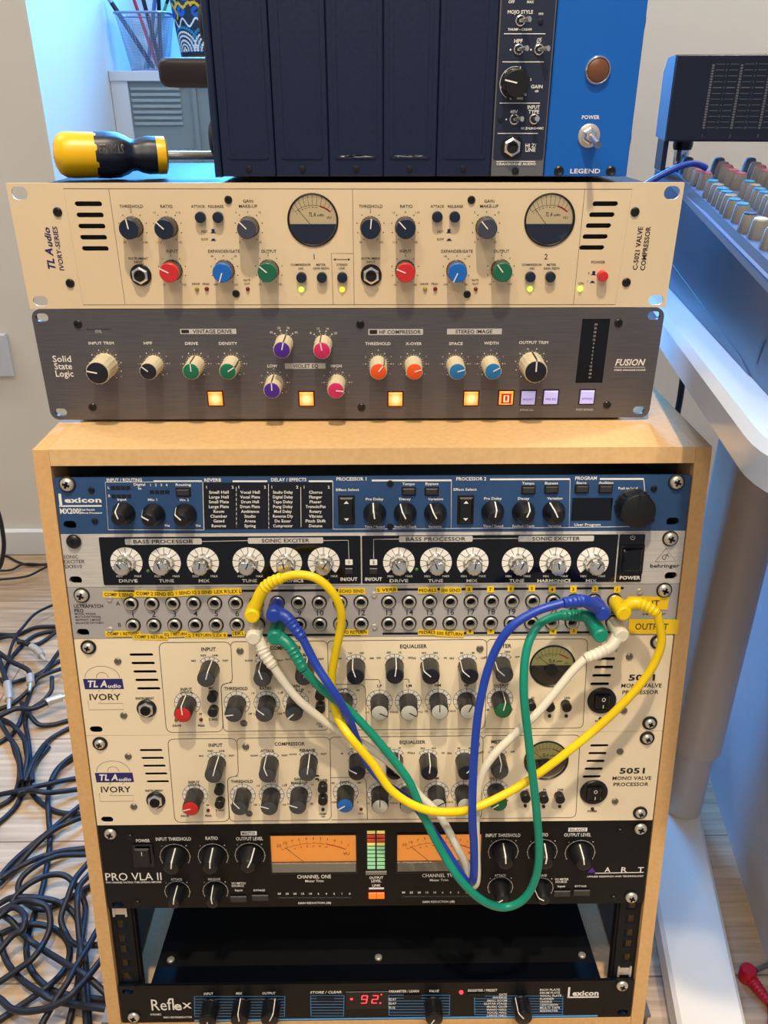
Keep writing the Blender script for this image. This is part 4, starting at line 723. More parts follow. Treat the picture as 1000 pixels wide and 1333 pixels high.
    ln([(300.6, 840), (303, 835.4), (426.6, 834.2), (428.4, 950.4), (291, 952.2), (287.6, 890.4), (302.6, 888.4)], 5)
    ln([(426.6, 838), (429, 834.2), (634.2, 832.2), (631.4, 948.6), (428.6, 950.4)], 5); ln([(427.6, 891), (475.6, 890.4), (477.4, 949.8)], 6)
    ln([(634.4, 836), (637, 832.2), (765.4, 831.6), (759, 947.6), (631.6, 948.8)], 5)
    for pts in ([(474, 884.6), (494.2, 884.4), (494.6, 889.6)], [(525, 884), (532.4, 884), (532.8, 889)], [(570.6, 884), (570.6, 889)]): ln(pts, 2)
    for px, py, on in ((409.4, 888.4, 0), (409.2, 893, 1)): x, z = pA(px, py); u.L(I).plate([[(x - 2, z - .8), (x + 2, z - .8), (x + 1.2, z + .9), (x - 1.2, z + .9)]], -.12, 0, sides=False)
    u.finish()
strip(ua, (16, -4, -97, -18, -50, 12, -132, 240, -18, 8, -48, -48, 118, 118, 0, 26, -48, 12), False)
strip(ub, (16, -105, -40, -18, -72, 8, -70, 238, -60, 30, 5, 42, 0, 30, 60, 110, 6, -125), True)

# ---------------------------------------------------------------- black two-channel compressor with amber meters
u = Unit('dual_compressor', 'black two-channel compressor with two glowing amber needle meters', *RB(7, 2), LEAN, 2 * U1)
for px, py in ((153.6, 1177.4),): u.slot(px, py, 10.5, 6)
MT = []
for x0_, y0_, x1_, y1_ in ((352.6, 1086.6, 464, 1136), (516.8, 1085.4, 626.4, 1134.6)):
    za = u.p((x0_ + x1_) / 2, y0_)[1]; zb = u.p((x0_ + x1_) / 2, y1_)[1]; ym = (y0_ + y1_) / 2; xa = u.p(x0_, ym)[0]; xb = u.p(x1_, ym)[0]
    MT.append((xa, xb, zb, za)); u.holes.append(rrect(xa, xb, zb, za, .8, 3))
lx = u.p(489.6, 1106)[0]; lza = u.p(489.6, 1080)[1]; lzb = u.p(489.6, 1137.6)[1]; u.holes.append([(lx - 9, lzb), (lx + 9, lzb), (lx + 9, lza), (lx - 9, lza)])
u.face('black_panel', .6, 3, 240)
for xa, xb, zb, za in MT:
    cx = (xa + xb) / 2; w = (xb - xa); h = za - zb
    o = MB().plate([rrect(xa - .8 - cx, xb + .8 - cx, zb - .8, za + .8, 1.2, 3), rrect(xa + .3 - cx, xb - .3 - cx, zb + .3, za - .3, .8, 3)], -.9, 1.8).build('amber_meter', 'black_plastic', u.root, 0, (cx, 0, 0))
    zs = zb + h * .26
    MB().plate([[(xa - cx, zs), (xb - cx, zs), (xb - cx, za), (xa - cx, za)]], 2.0, 2.4).build('meter_dial', 'meter_amber', o, 0)
    MB().box(xa - cx + .3, xb - cx - .3, -.5, 2.2, zb + .3, zs, bev=.5).build('meter_cover', 'clear_grey', o, .3)
    k = MB(); r_ = MB(); rr = 62; zc = za - 10.5 - rr
    AA = [R(-27 + 54 * i / 10) for i in range(11)]
    k.ribbon([(rr * math.sin(a), zc + rr * math.cos(a)) for a in AA[:8]], .4, 1.85); r_.ribbon([(rr * math.sin(a), zc + rr * math.cos(a)) for a in AA[7:]], 1.0, 1.85)
    for i, a in enumerate(AA):
        (r_ if i > 7 else k).ribbon([(rr * math.sin(a), zc + rr * math.cos(a)), ((rr + 2.4) * math.sin(a), zc + (rr + 2.4) * math.cos(a))], .3, 1.85)
        put_text(r_ if i > 8 else k, ('20', '10', '7', '5', '4', '3', '2', '1', '0', '2', '3')[i], (rr + 5.2) * math.sin(a), zc + (rr + 5.2) * math.cos(a), 3.0 if i < 2 else 2.5, None, 0, 0, .05, 1.8)
        if 0 < i < 8: put_text(k, ('', '0', '20', '30', '40', '60', '80', '100')[i], (rr - 3) * math.sin(a), zc + (rr - 3) * math.cos(a), 1.3, None, 0, 0, .05, 1.8)
    put_text(k, 'VU', w * .38, zs + 8, 3, None, 0, 0, .1, 1.8)
    k.build('meter_scale', 'brown_ink', o, 0); r_.build('meter_red_zone', 'red_ink', o, 0)
    n_ = MB(); n_.ribbon([(-w * .34, za - 14), (-w * .12, zs)], .5, 1.4); n_.build('meter_needle', 'black_plastic', o, 0)
    MB().box(xa - cx, xb - cx, -.6, -.4, zs, za).build('meter_glass', 'meter_glass', o, 0)
o = MB().box(lx - 8.9, lx + 8.9, .6, 2.9, lzb + .1, lza - .1).build('level_ladder', 'black_gloss', u.root, 0); rows = ('bar_yellow', 'bar_red', 'bar_red', 'bar_yellow', 'bar_green', 'bar_green', 'bar_green', 'bar_green', 'bar_green', 'bar_green')
for i, m in enumerate(rows):
    zz = lza - 2 - i * (lza - lzb - 8) / 9.4
    for sx in (-1, 1): MB().box(lx + sx * 4.2 - 3.5, lx + sx * 4.2 + 3.5, -.4, .55, zz - 2.2, zz + .6, bev=.2).build('ladder_segment', m, o, .3)
MB().box(lx - 9.4, lx + 9.4, -1.2, .5, lzb - .4, lzb + 3.4, bev=.4).build('ladder_sill', 'clear_grey', o, .3)
x, z = u.p(186.8, 1113.4); o = MB().box(-9.4, 9.4, -1.4, -.1, -12, 12, bev=.6).build('power_switch', 'black_gloss', u.root, .4, (x, 0, z)); MB().box(-6.4, 6.4, -4.2, -1.4, -8.6, 9.6, bev=1.2).build('rocker_cap', 'black_plastic', o, .4); t = MB(); t.ribbon([(0, 3), (0, 7)], .6, -4.3); t.build('rocker_mark', W, o, 0)
for px, py, dd, ang in ((228, 1115, 21, 8), (277.6, 1114.6, 21, 4), (325.6, 1113.4, 21, 26), (231, 1160.6, 17, 8), (280.6, 1160, 17, -8), (655.2, 1108.6, 21, -4), (706, 1108.8, 21, 6), (755.2, 1110, 21, -8), (651.4, 1155, 17, -125), (704, 1156, 17, -60)):
    x, z = u.knob(px, py, dd, 15, ang, 'cone', 'black_plastic', 'black_plastic', 'white_ink', True); u.arc(x, z, dd / 2 + 2.6, 'grey_ink', -120, 120, .35); u.ticks(x, z, dd / 2 + 2, dd / 2 + 3.4, 9, 'grey_ink', -120, 120, .3)
    for aa, s in ((-42, '-'), (42, '+')): put_text(u.L(W), s, x + (dd / 2 + 5.4) * math.sin(R(aa)), z + (dd / 2 + 5) * math.cos(R(aa)), 1.6, bold=.1)
for s, px, py, h, w in (('POWER', 186.2, 1094.2, 4, 18), ('INPUT THRESHOLD', 225.8, 1092, 4.2, 46), ('RATIO', 275.6, 1091, 4.2, 16), ('OUTPUT LEVEL', 325, 1091.6, 4.2, 35), ('ATTACK', 230, 1144.6, 3, 15), ('RELEASE', 279, 1144.4, 3, 16), ('CHANNEL ONE', 409, 1141, 4.4, 44), ('Meter Trim', 409.4, 1146.6, 3, 24), ('CHANNEL TWO', 573.6, 1139.4, 4.4, 48), ('Meter Trim', 571.6, 1145.4, 3, 24), ('OUTPUT', 490, 1142.4, 3.2, 18), ('LEVEL', 490, 1146.6, 3.2, 13), ('LINK', 490.2, 1152.4, 3.2, 11),
                      ('VU METER', 310.8, 1149.6, 2.6, 19), ('SOURCE', 309.6, 1153, 2.6, 16), ('Input', 311, 1158.6, 2.6, 10), ('BYPASS', 337.6, 1158.8, 2.4, 15), ('INPUT THRESHOLD', 655, 1087.2, 4.2, 45), ('RATIO', 706.6, 1086.6, 4.2, 14), ('OUTPUT LEVEL', 752, 1086.6, 4.2, 35), ('ATTACK', 651.6, 1139.4, 3, 15), ('RELEASE', 704, 1139.4, 3, 16), ('VU METER', 731.4, 1144.4, 2.6, 18), ('SOURCE', 730.6, 1147.8, 2.6, 15), ('Input', 731, 1153.4, 2.6, 10), ('BYPASS', 756, 1153.4, 2.4, 15), ('GAIN REDUCTION (dB)', 409.6, 1175.2, 2.6, 43), ('GAIN REDUCTION (dB)', 571, 1173.6, 2.6, 42)): u.T(s, px, py, h, w, W, 0, 0, .05)
for x0_, x1_, y0_, y1_, s in ((313.6, 334.4, 1082, 1087.4, 'MASTER'), (740, 764.6, 1077.4, 1082.4, 'BALANCE')): u.quad(x0_, y0_, x1_, y1_, W, .2); u.T(s, (x0_ + x1_) / 2, (y0_ + y1_) / 2, 3.6, (x1_ - x0_) * .84, 'ink', y=-.25)
u.T('PRO VLA II', 173.8, 1141, 9.6, 73, W, 0, 0, .05); u.T('TWO CHANNEL VACTROL TUBE LEVELING AMPLIFIER', 174, 1148.4, 2.2, 73, W)
for i, s in enumerate('ART'): u.T(s, 791 + 21.6 * i, 1132, 6.4, 7.5, W, 0, 0, .08)
u.line([(775, 1136.6), (838, 1135.4)], .8, W); u.T('APPLIED RESEARCH AND TECHNOLOGY', 801, 1140.6, 2, 74, W); x, z = u.p(770.6, 1133); u.L('ssl_purple').plate([[(x - 4, z - 2.4), (x + 4, z - 2.4), (x, z + 3.4)]], -.12, 0, sides=False)
for cx, cy in ((409.6, 1166.6), (571.4, 1165)):
    u.line([(cx - 48, cy + 2), (cx + 48, cy + 1.6)], .35, 'faint_ink')
    for i, s in enumerate('30 25 20 15 10 6 4 2 1 0'.split()): u.T(s, cx - 46 + 10.2 * i, cy - 3.4, 2.4, None, W, 0, 0, .04); u.quad(cx - 47.6 + 10.2 * i, cy + .2, cx - 44.4 + 10.2 * i, cy + 3.2, 'led_dark', .2, -.14)
x, z = u.p(490.2, 1164); o = MB().box(-8, 8, -.6, 0, -4.4, 5.6, bev=.3).build('link_button', 'black_slot', u.root, .4, (x, 0, z)); MB().box(-7, -.2, -2.2, -.6, -3.6, 3, bev=.6).box(.2, 7, -2.2, -.6, -3.6, 3, bev=.6).build('lit_cap', 'led_red', o, .3)
u.quad(480.4, 1155.2, 500, 1158.4, W, .2)
for px, py in ((310.8, 1169), (339, 1167.4), (731.4, 1162), (757, 1161)): x, z = u.p(px, py); MB().box(-7.4, 7.4, -2, 0, -3.2, 3.2, bev=.6).build('soft_button', 'charcoal_knob', u.root, .4, (x, 0, z))
u.rack_screw(142.9, 1087.6, 10.5, 'steel', False); u.rack_screw(835, 1081, 11, 'steel', False); u.rack_screw(823, 1170.4, 11, 'steel')
for px, py in ((169.4, 1089), (179, 1175), (807.4, 1081.4), (799, 1168.6)): u.bolt(px, py, 5)
u.finish()

# ---------------------------------------------------------------- black reverb unit at the bottom
u = Unit('reverb_unit', 'black one-unit reverb with red number display at the bottom of the cabinet', *RB(11, 1), LEAN, U1)
for px, py in ((166.4, 1291), (810.5, 1317.6)): u.slot(px, py, 10.5, 6)
u.face('black_panel', .6, 3, 0)
MB().box(30, 452, 3, 128, 21, 43.2, bev=.6).build('chassis', 'black_metal', u.root, .3)
MB().box(30, 452, 3, 22, 43.2, 43.8).build('lid_lip', 'black_gloss', u.root, 0)
for x in (42, 243, 441): MB().lathe([(3.6, 0), (3.4, 1.4), (2, 2.2)], 20, (x, 30, 43.2), axis='z').build('lid_screw', 'steel', u.root)
u.rack_screw(173.4, 1326.6, 11, 'steel'); u.rack_screw(811, 1285.6, 11, 'steel')
u.line([(190.6, 1286), (194.6, 1330)], .3, 'black_slot'); u.line([(788.4, 1276), (784.4, 1324)], .3, 'black_slot')
S = 'stripe_blue'
for x0_, x1_, ya, yb in ((253, 371, 1297, 1323), (404.4, 448, 1296, 1322.6), (506, 585.6, 1295.4, 1321.4), (617.6, 733, 1296.4, 1320.6)):
    for k in range(8): y = ya + (yb - ya) * k / 7; u.line([(x0_, y), (x1_, y - .1)], .45, S)
    u.line([(x0_, ya), (x0_ + .6, yb)], .4, S); u.line([(x1_, ya), (x1_ - .6, yb)], .4, S)
a = u.p(253, 1327.6); b = u.p(778, 1322.6); u.L(S).plate([[(a[0], .7), (b[0], .7), (b[0], 2.8), (a[0], 2.8)]], -.1, 0, sides=False)
for px, py, ang in ((270, 1330, 180), (311.5, 1329, -5), (351, 1328.6, 24), (565.6, 1327, -150), (682, 1325.6, -38)): u.knob(px, py, 16.5, 17, ang, 'collet', 'black_plastic', 'black_plastic', W)
for px, py in ((424, 1299), (537, 1296.4), (620, 1294.6)): x, z = u.p(px, py); MB().box(-8, 8, -1.6, 0, -1.6, 1.6, bev=.4).build('soft_button', 'black_slot', u.root, .4, (x, 0, z))
u.led(600.6, 1292.4, 4, 'seg_red')
x, z = u.p(478, 1302); o = MB().box(-20, 20, -.8, 0, -10, 11, bev=.3).build('number_display', 'black_gloss', u.root, .4, (x, 0, z))
t = MB()
def seg7(t, cx, cz, segs, w=5.4, h=9.6, y=-.95):
    P = {'a': [(-w / 2, h / 2), (w / 2, h / 2)], 'b': [(w / 2, h / 2), (w / 2, 0)], 'c': [(w / 2, 0), (w / 2, -h / 2)], 'd': [(-w / 2, -h / 2), (w / 2, -h / 2)], 'e': [(-w / 2, 0), (-w / 2, -h / 2)], 'f': [(-w / 2, h / 2), (-w / 2, 0)], 'g': [(-w / 2, 0), (w / 2, 0)]}
    for s in segs: (ax, az), (bx, bz) = P[s]; t.ribbon([(cx + ax * .92 + az * .12, cz + az * .92), (cx + bx * .92 + bz * .12, cz + bz * .92)], 1.1, y)
seg7(t, -2.6, 2, 'abcdfg'); seg7(t, 7.4, 2, 'abged'); t.plate([circle(12.4, -2.6, .9, 10)], -.95, 0, sides=False); t.plate([circle(13.4, 7.6, .8, 10)], -.95, 0, sides=False); t.plate([circle(-14.6, 2.6, 1.4, 12)], -.95, 0, sides=False)
t.build('display_digits', 'seg_red', o, 0)
u.T('Re', 207, 1308, 14, 20, W, 0, 0, .1); u.T('fl', 222, 1307, 15, 9, W, 0, 0, .1); u.T('e', 231.6, 1309, 11, 10, W, 0, 0, .5); u.T('x', 243.4, 1307, 11, 12, W, 0, 0, 0)
u.T('DYNAMIC', 203, 1320.4, 2.4, 14, W); u.T('MIDI REVERBERATOR', 231.6, 1324, 2.2, 37, W)
u.T('exicon', 762.4, 1292.6, 6.4, 34, W, 0, 0, .4); u.quad(739.4, 1285, 742, 1298.8, W, .1); u.quad(739.4, 1297, 779.6, 1298.8, W, .1)
for s, px, py, w in (('INPUT', 271.6, 1293.4, 12), ('MIX', 311.4, 1293, 8), ('OUTPUT', 350, 1292.8, 17), ('STORE / CLEAR', 424.6, 1291.4, 41), ('PARAMETER / LEARN', 526, 1290.2, 39), ('VALUE', 565, 1289.8, 13), ('REGISTER / PRESET', 628.4, 1289, 38), ('DELAY', 510, 1300.6, 12), ('DELAY', 510, 1306, 12), ('TR.UL', 509.6, 1311.4, 11)): u.T(s, px, py, 3, w, W, 0, .2, .05)
for i, s in enumerate(('GATE', 'INVERSE', 'SMALL ROOM', 'GUITAR STAGE', 'MUSIC CLUB', 'PIANO HALL', 'VOCAL HALL', 'LARGE HALL')): u.T(s, 660, 1294.4 + 3.9 * i, 2.6, min(30, 2.6 * len(s)), W, 0, 0, .08, 'r')
for i, s in enumerate(('RICH PLATE', 'DRUM PLATE', 'VOCAL PLATE', 'FLANGER', 'CHORUS', 'CENTURION', 'MULTI TAPS', 'RESONATOR')): u.T(s, 703, 1288.4 + 3.9 * i, 2.6, min(28, 2.6 * len(s)), W, 0, 0, .08, 'l')
u.finish()

# ---------------------------------------------------------------- patch cables plugged into the patch bay
PC = []
def patch_cable(name, label, m, jA, jB, armA, armB, mid, r=3.5):
    root = thing(name, label, 'patch cable', (0, 0, FLOOR)); root.location = (0, 0, 0); OFF = (0, 0, -FLOOR)
    wq = lambda px, py, h: PB.q(px, py, h)
    ends = []; arms = []
    for (x, z), arm in ((jA, armA), (jB, armB)):
        hd = lambda t: tuple(PB.O + Vector((x, 0, 0)) + PB.up * z - PB.n * t)
        b = MB(); k = MB().lathe([(3.5, 2.9), (5.6, 4), (6.1, 9), (6.1, 24), (5.7, 26), (4.4, 27)], 28)   # head standing out of the jack
        k.v = [tuple(PB.O + Vector((x + vx, 0, 0)) + PB.up * (z + vz) + PB.n * vy) for vx, vy, vz in k.v]; b.add(k.v, k.f)
        P = catmull([hd(20)] + [wq(*a) for a in arm], 10); n = len(P); rad = []
        for i in range(n):
            f = i / (n - 1); base = 5.3 - 1.4 * f
            rad.append(base * (1.0 + (.14 if (f > .42 and i % 3 == 0) else 0)) if f < .98 else r)
        arms.append((P, [q_ * 1.08 for q_ in rad])); b.tube(P, rad, 14); o = b.build('plug', m, root, .5, OFF)
        ends.append((P[-2], P[-1]))
    pts = [tuple(ends[0][1])] + [tuple(wq(*a)) for a in mid] + [tuple(ends[1][1])]
    PC.append((catmull(pts, 12), r - .2, m, root, arms))
J_ = lambda k, row: (JX[k - 1], zA if row == 'A' else zB)
patch_cable('patch_cable', 'yellow patch cable looping over the patch bay and hanging in front of the rack', 'cord_yellow', J_(7, 'A'), J_(24, 'A'), [(340, 772, 22), (352, 759, 24), (368, 752, 26)], [(824, 785, 22), (842, 789, 25), (856, 799, 28)],
            [(388, 748, 28), (412, 753, 30), (432, 770, 30), (443, 792, 28), (444, 815, 25), (437, 850, 22), (432, 880, 20), (433, 905, 21), (436, 922, 26), (443, 940, 36), (458, 962, 45), (484, 993, 46), (510, 1029, 48), (545, 1051, 51), (580, 1057, 49), (620, 1051, 42), (680, 1021, 36), (740, 978, 34), (800, 927, 30), (842, 880, 28), (861, 838, 28)])
patch_cable('patch_cable', 'blue patch cable dropping to a tight bend in front of the amber meter', 'cord_blue', J_(8, 'A'), J_(23, 'A'), [(372, 803, 24), (382, 815, 27), (394, 831, 30)], [(763, 783, 30), (748, 783, 35), (733, 785, 38)],
            [(412, 866, 36), (430, 894, 42), (444, 916, 42), (456, 940, 36.6), (464, 962, 32), (475, 988, 28), (500, 1019, 27), (536, 1044, 27), (566, 1085, 33), (590, 1122, 40), (606, 1146, 44), (613, 1149, 46), (617, 1138, 50), (617, 1100, 52), (615, 1060, 54), (617, 990, 50), (624, 920, 46), (640, 858, 42), (664, 818, 42), (698, 796, 40)])
patch_cable('patch_cable', 'green patch cable hanging lowest in a deep loop below the compressor meters', 'cord_green', J_(8, 'B'), J_(23, 'B'), [(375, 838, 26), (385, 853, 29), (396, 872, 32)], [(765, 804, 17), (748, 801, 15), (730, 801, 17)],
            [(413, 891, 31), (430, 906, 30), (455, 925, 30), (482, 953, 33), (510, 986, 36), (532, 1016, 40), (544, 1043, 42), (553, 1065, 44), (575, 1108, 48), (600, 1146, 56), (628, 1172, 56), (655, 1181, 48), (680, 1172, 48), (696, 1147, 48), (702, 1110, 48), (698, 1050, 48), (689, 970, 46), (682, 900, 42), (686, 845, 34), (703, 812, 26)])
patch_cable('patch_cable', 'white patch cable running diagonally behind the coloured ones', 'cord_white', J_(7, 'B'), J_(24, 'B'), [(339, 838, 22), (345, 852, 25), (356, 868, 27)], [(796, 841, 26), (780, 850, 28), (762, 857, 28)],
            [(375, 895, 27), (393, 915, 27), (420, 937, 24), (446, 954, 22), (482, 974, 24), (524, 1007, 28), (545, 1034, 29), (566, 1054, 30), (580, 1074, 32), (594, 1101, 33), (606, 1124, 34), (614, 1148, 36), (618, 1152, 38), (621, 1140, 38), (620, 1100, 36), (620, 1050, 33), (627, 1010, 32), (642, 984, 31), (668, 958, 30), (698, 930, 30), (722, 902, 29), (745, 874, 28)])

for c in PC: MB().tube(c[0], c[1], 14).build('cord', c[2], c[3], 1.2, (0, 0, -FLOOR))

# ---------------------------------------------------------------- blue-black module rack on top, with one preamp module in it
TOPZ = 200.4
u = Unit('module_rack', 'blue-black module rack with blank panels and bright blue power panel, standing on top', -111, 60, 205.2, 0, 146, 291.6); MRK = u
X_ = lambda px, py=229: u.p(px, py)[0]
e = [X_(290), X_(359.7), X_(429), X_(499), X_(567.6), X_(638.4), X_(707.6)]
MB().box(0, 291.6, 6, 236, 0, 146, bev=1.5).build('chassis', 'lunch_black', u.root, .3)
MB().box(0, e[0] - .4, -.5, 6.2, 0, 146, bev=1).build('side_frame', 'lunch_black', u.root, .3)
for i in range(5):
    a, b = e[i] + .3, e[i + 1] - .3; o = MB().box(a - a, b - a, 0, 5.9, .6, 146, bev=.5).build('blank_panel', 'lunch_black', u.root, .3, (a, 0, 0)); w = b - a
    MB().plate([rrect(4, w - 4, 12, 143, 2.5), rrect(6.4, w - 6.4, 14.4, 140.6, 2)], -.7, .1).build('pressed_rib', 'lunch_black', o, .3)
    MB().lathe([(2.3, 0), (2.2, .6), (1.2, .9)], 16, (w / 2, -.02, 5.4)).build('panel_screw', 'black_plastic', o)
    if i in (2, 3): t = MB(); [t.add([(6 + random.random() * (w - 14) + dx, -.8, 13 + random.random() * 1.2 + dz) for dx, dz in ((0, 0), (2.2, .1), (1.8, .5), (.2, .4))], [(0, 1, 2, 3)]) for _ in range(7)]; t.build('paint_chips', 'grey_ink', o, 0)
o = MB().box(0, 291.6 - e[6] - .4, -.4, 5.9, .4, 146, bev=.8).build('power_panel', 'royal_blue', u.root, .3, (e[6] + .4, 0, 0)); o['label'] = 'bright blue power panel'
P0 = e[6] + .4
lp = u.p(778, 91.6); k = MB().lathe([(8.6, 0), (8.6, 1.6), (7.8, 2.6), (7.4, 2.2)], 36, close=False).build('power_lamp', 'chrome', o, .6, (lp[0] - P0, -.4, lp[1])); MB().lathe([(7.3, 1.2), (7.0, 2.2), (5, 3.2), (1, 3.6)], 32).build('lamp_lens', 'lens_brown', k)
lp = u.p(766.4, 176.6); k = MB().lathe([(7.6, 0), (7.6, 1.2), (6.6, 1.8)], 36).build('power_toggle', 'steel', o, .6, (lp[0] - P0, -.4, lp[1]))
MB().lathe([(5.6, 1.5), (5.6, 4), (4.6, 4.6), (3.6, 7), (3.2, 7.4)], 6).build('toggle_nut', 'chrome', k, .3); MB().tube([(0, -6, 0), (1.4, -12, -2.4), (2.8, -18, -5)], [1.9, 2.1, 2.6], 16).build('toggle_lever', 'chrome', k)
for px, py in ((727.5, 222.6), (795, 222.6)): q_ = u.p(px, py); MB().lathe([(3.4, 0), (3.4, .8), (2.4, 1.6), (1.2, 1.0)], 24).build('panel_screw', 'black_plastic', o, .6, (q_[0] - P0, -.4, q_[1]))
u.T('POWER', 769, 152.6, 4.8, 23, W, 0, 0, .1, y=-.6); u.T('LEGEND', 761.8, 222.6, 5.6, 39, W, 0, 0, .12, y=-.6)
for sx, x in ((-1, 0), (1, 291.6)):
    for z in (24, 96): MB().lathe([(13, 0), (13, 4), (10, 6)] if sx > 0 else [(13, 0), (13, -4), (10, -6)], 28, (x, 30, z), axis='x').build('rubber_bumper', 'rubber', u.root)
for x in (30, 262):
    for y in (24, 210): MB().lathe([(11, -4.7), (11, -1), (10, 0)], 24, (x, y, 0), axis='z').build('rubber_foot', 'rubber', u.root)
u.finish()
v = Unit('preamp_module', 'narrow navy preamp module with gain knob between blank panels and blue power panel', -111, 60, 205.2, 0, 146, 291.6)
v.root['category'] = 'module'
a, b = e[5] + .3, e[6] - .3
MB().box(a, b, 0, 5.8, .6, 146, bev=.4).build('module_frame', 'module_grey', v.root, .3)
MB().plate([rrect(a + 1, b - 1, 11.4, 145, 1.5)], -.35, .05).build('front_overlay', 'module_navy', v.root, 0)
TY = -.5
for s, px, py, h, w in (('OFF', 666, 2.4, 3.6, 8), ('MAX', 690.6, 2.6, 3.2, 9), ('MOJO STYLE', 677.4, 15.6, 4.4, 33), ('THUMP - CREAM', 676.6, 38.4, 3, 31), ('HPF', 674.8, 53.4, 4.8, 11), ('GAIN', 698.8, 112.8, 4.4, 15), ('dB', 698.6, 118.6, 2.6, 5), ('48V', 669, 145.4, 4.4, 10), ('INPUT', 694.8, 139.4, 4.6, 16), ('TYPE', 694.8, 145.4, 4.6, 14), ('HI Z+LINE+MIC', 693, 167, 2.8, 29), ('HI Z/', 691, 189.4, 4.6, 14), ('LINE', 690.6, 195, 4.6, 13), ('CRANBORNE AUDIO', 671.8, 213.4, 3.2, 51),
                        ('MAX', 677, 128, 2.8, 8), ('12', 684, 123, 2.8, None), ('0', 664.6, 128.4, 2.8, None), ('10', 653.4, 113.6, 2.8, None), ('20', 658.6, 93.6, 2.8, None), ('5', 677.4, 88, 2.8, None), ('2', 691, 103.4, 2.8, None), ('ISO', 704.4, 18, 2.6, 6)):
    v.T(s, px, py, h, w, W, 0, 0, .08, y=TY)
for x0_, x1_, y_ in ((656, 710, 44), (654, 708, 80.6), (650.6, 703, 134.2), (648, 700, 173.6), (646, 697, 210.2)): q0 = v.p(x0_, y_); q1 = v.p(x1_, y_); v.L(W).ribbon([q0, q1], .5, TY)
xz = v.p(701.6, 53); v.L(W).ribbon([(xz[0] + 1.3 * math.sin(R(t)), xz[1] + 1.3 * math.cos(R(t))) for t in range(0, 361, 30)], .35, TY); v.L(W).ribbon([(xz[0] - 1.6, xz[1] - 1.8), (xz[0] + 1.6, xz[1] + 1.8)], .35, TY)
for px, py, dx in ((677.4, 27, 5), (675, 64.4, 4.6), (701.6, 64.6, 5), (669.4, 155.4, 4.4), (695.2, 155, 1)):
    x, z = v.p(px, py); k = MB().lathe([(3.3, .3), (3.3, 1.2), (2.6, 1.6), (2.2, .4)], 28, close=False).build('toggle_switch', 'chrome', v.root, .6, (x, 0, z)); MB().tube([(0, -.4, 0), (dx * .5, -4, .2), (dx, -7.5, .4)], [1.2, 1.3, 1.7], 14).build('toggle_lever', 'chrome', k)
for px, py in ((704, 28.4), (651.6, 155.6)): x, z = v.p(px, py); MB().lathe([(1.9, .3), (1.7, .9), (1, 1.1)], 18).build('indicator_light', 'led_dark', v.root, .6, (x, 0, z))
for px, py in ((664.6, 64.8), (691.2, 64.8), (659, 155.4)): x, z = v.p(px, py); v.L(W).plate([circle(x, z, .6, 10)], TY, 0, sides=False)
x, z = v.p(673.6, 108, 12); v.knob(0, 0, 17, 12, -78, 'cap', 'black_plastic', 'black_plastic', W, xz=(x, z)); v.arc(x, z, 10, W, -150, 10, .3, TY)
x, z = v.p(667, 191.6, 3); v.jack(0, 0, 14, (x, z)); x, z = v.p(671, 222.6); MB().lathe([(2.6, 0), (2.5, .8), (1.2, 1)], 20).build('panel_screw', 'black_plastic', v.root, .6, (x, 0, z))
v.finish()

# ---------------------------------------------------------------- screwdriver lying on the valve compressor
A_ = hit(67, 209, (0, 92, 0), (0, 1, 0)); zc = TOPZ + 17.7; ax = lambda pr: [(r, t_ * .83) for r, t_ in pr]
t = thing('screwdriver', 'yellow and black screwdriver lying on top of the ivory compressor', 'screwdriver', (A_.x + 1, 94, zc), (0, R(1.2), R(18)))
MB().lathe(ax([(.5, 0), (8, 1.2), (13, 4.4), (15.6, 10), (16, 17), (15.6, 38)]), 40, axis='x').build('end_cap', 'driver_yellow', t)
MB().lathe(ax([(15.7, 36), (16, 46), (15.4, 56), (13.2, 63), (11, 67), (10.6, 71), (12.2, 76), (13.2, 82), (12.8, 92)]), 48, axis='x', flute=.02, nf=8).build('grip', 'dark_navy', t)
MB().lathe(ax([(13.2, 89), (13.4, 91), (13.2, 97), (10, 99)]), 36, axis='x').build('collar', 'driver_yellow', t); MB().lathe([(3.2, 80), (3.2, 119), (2.2, 122)], 16, axis='x').build('shaft', 'chrome', t)
m2 = MB(); put_text(m2, 'STANLEY', 40, 5, 6, 20, 180, 0, .25); m2.v = [(x, -math.sqrt(max(1, 16.4 ** 2 - z * z)), z) for x, y, z in m2.v]; m2.build('grip_lettering', 'skirt', t, 0)

# ---------------------------------------------------------------- window recess: shelf unit, pencil pot, flower pot
ST = 311.0; SY = 1350; O0 = (0, 0, -FLOOR)
t = thing('shelf_unit', 'pale shelf unit with grey glass door in the window recess', 'shelf', (0, 0, FLOOR)); t.location = (0, 0, 0)
MB().box(RX + 1, 300, SY, 1680, ST - 19, ST, bev=1).build('top_board', 'pale_shelf', t, .3, O0)
MB().box(RX + 1, RX + 36, SY + 4, 1680, FLOOR, ST - 19).build('side_post', 'pale_shelf', t, 0, O0); MB().box(264, 300, SY + 4, 1680, FLOOR, ST - 19).build('side_post', 'pale_shelf', t, 0, O0)
g = MB().box(RX + 36.2, 263.8, SY + 12, SY + 18, FLOOR + 2, ST - 19.2).build('glass_door', 'frost', t, 0, O0)
m = MB(); [m.box(RX + 40, RX + 142, SY + 7, SY + 11.8, ST - 36 - 11 * k, ST - 30 - 11 * k, bev=1) for k in range(7)]; m.build('louvre', 'louvre', g, .3)
m = MB(); [m.lathe([(2.2, 0), (1.6, 1)], 10, (RX + 205 + 9 * (k % 4) + (4 if (k // 4) % 2 else 0), SY + 11.9, ST - 34 - 9 * (k // 4))) for k in range(24)]; m.build('dot_pattern', 'louvre', g)
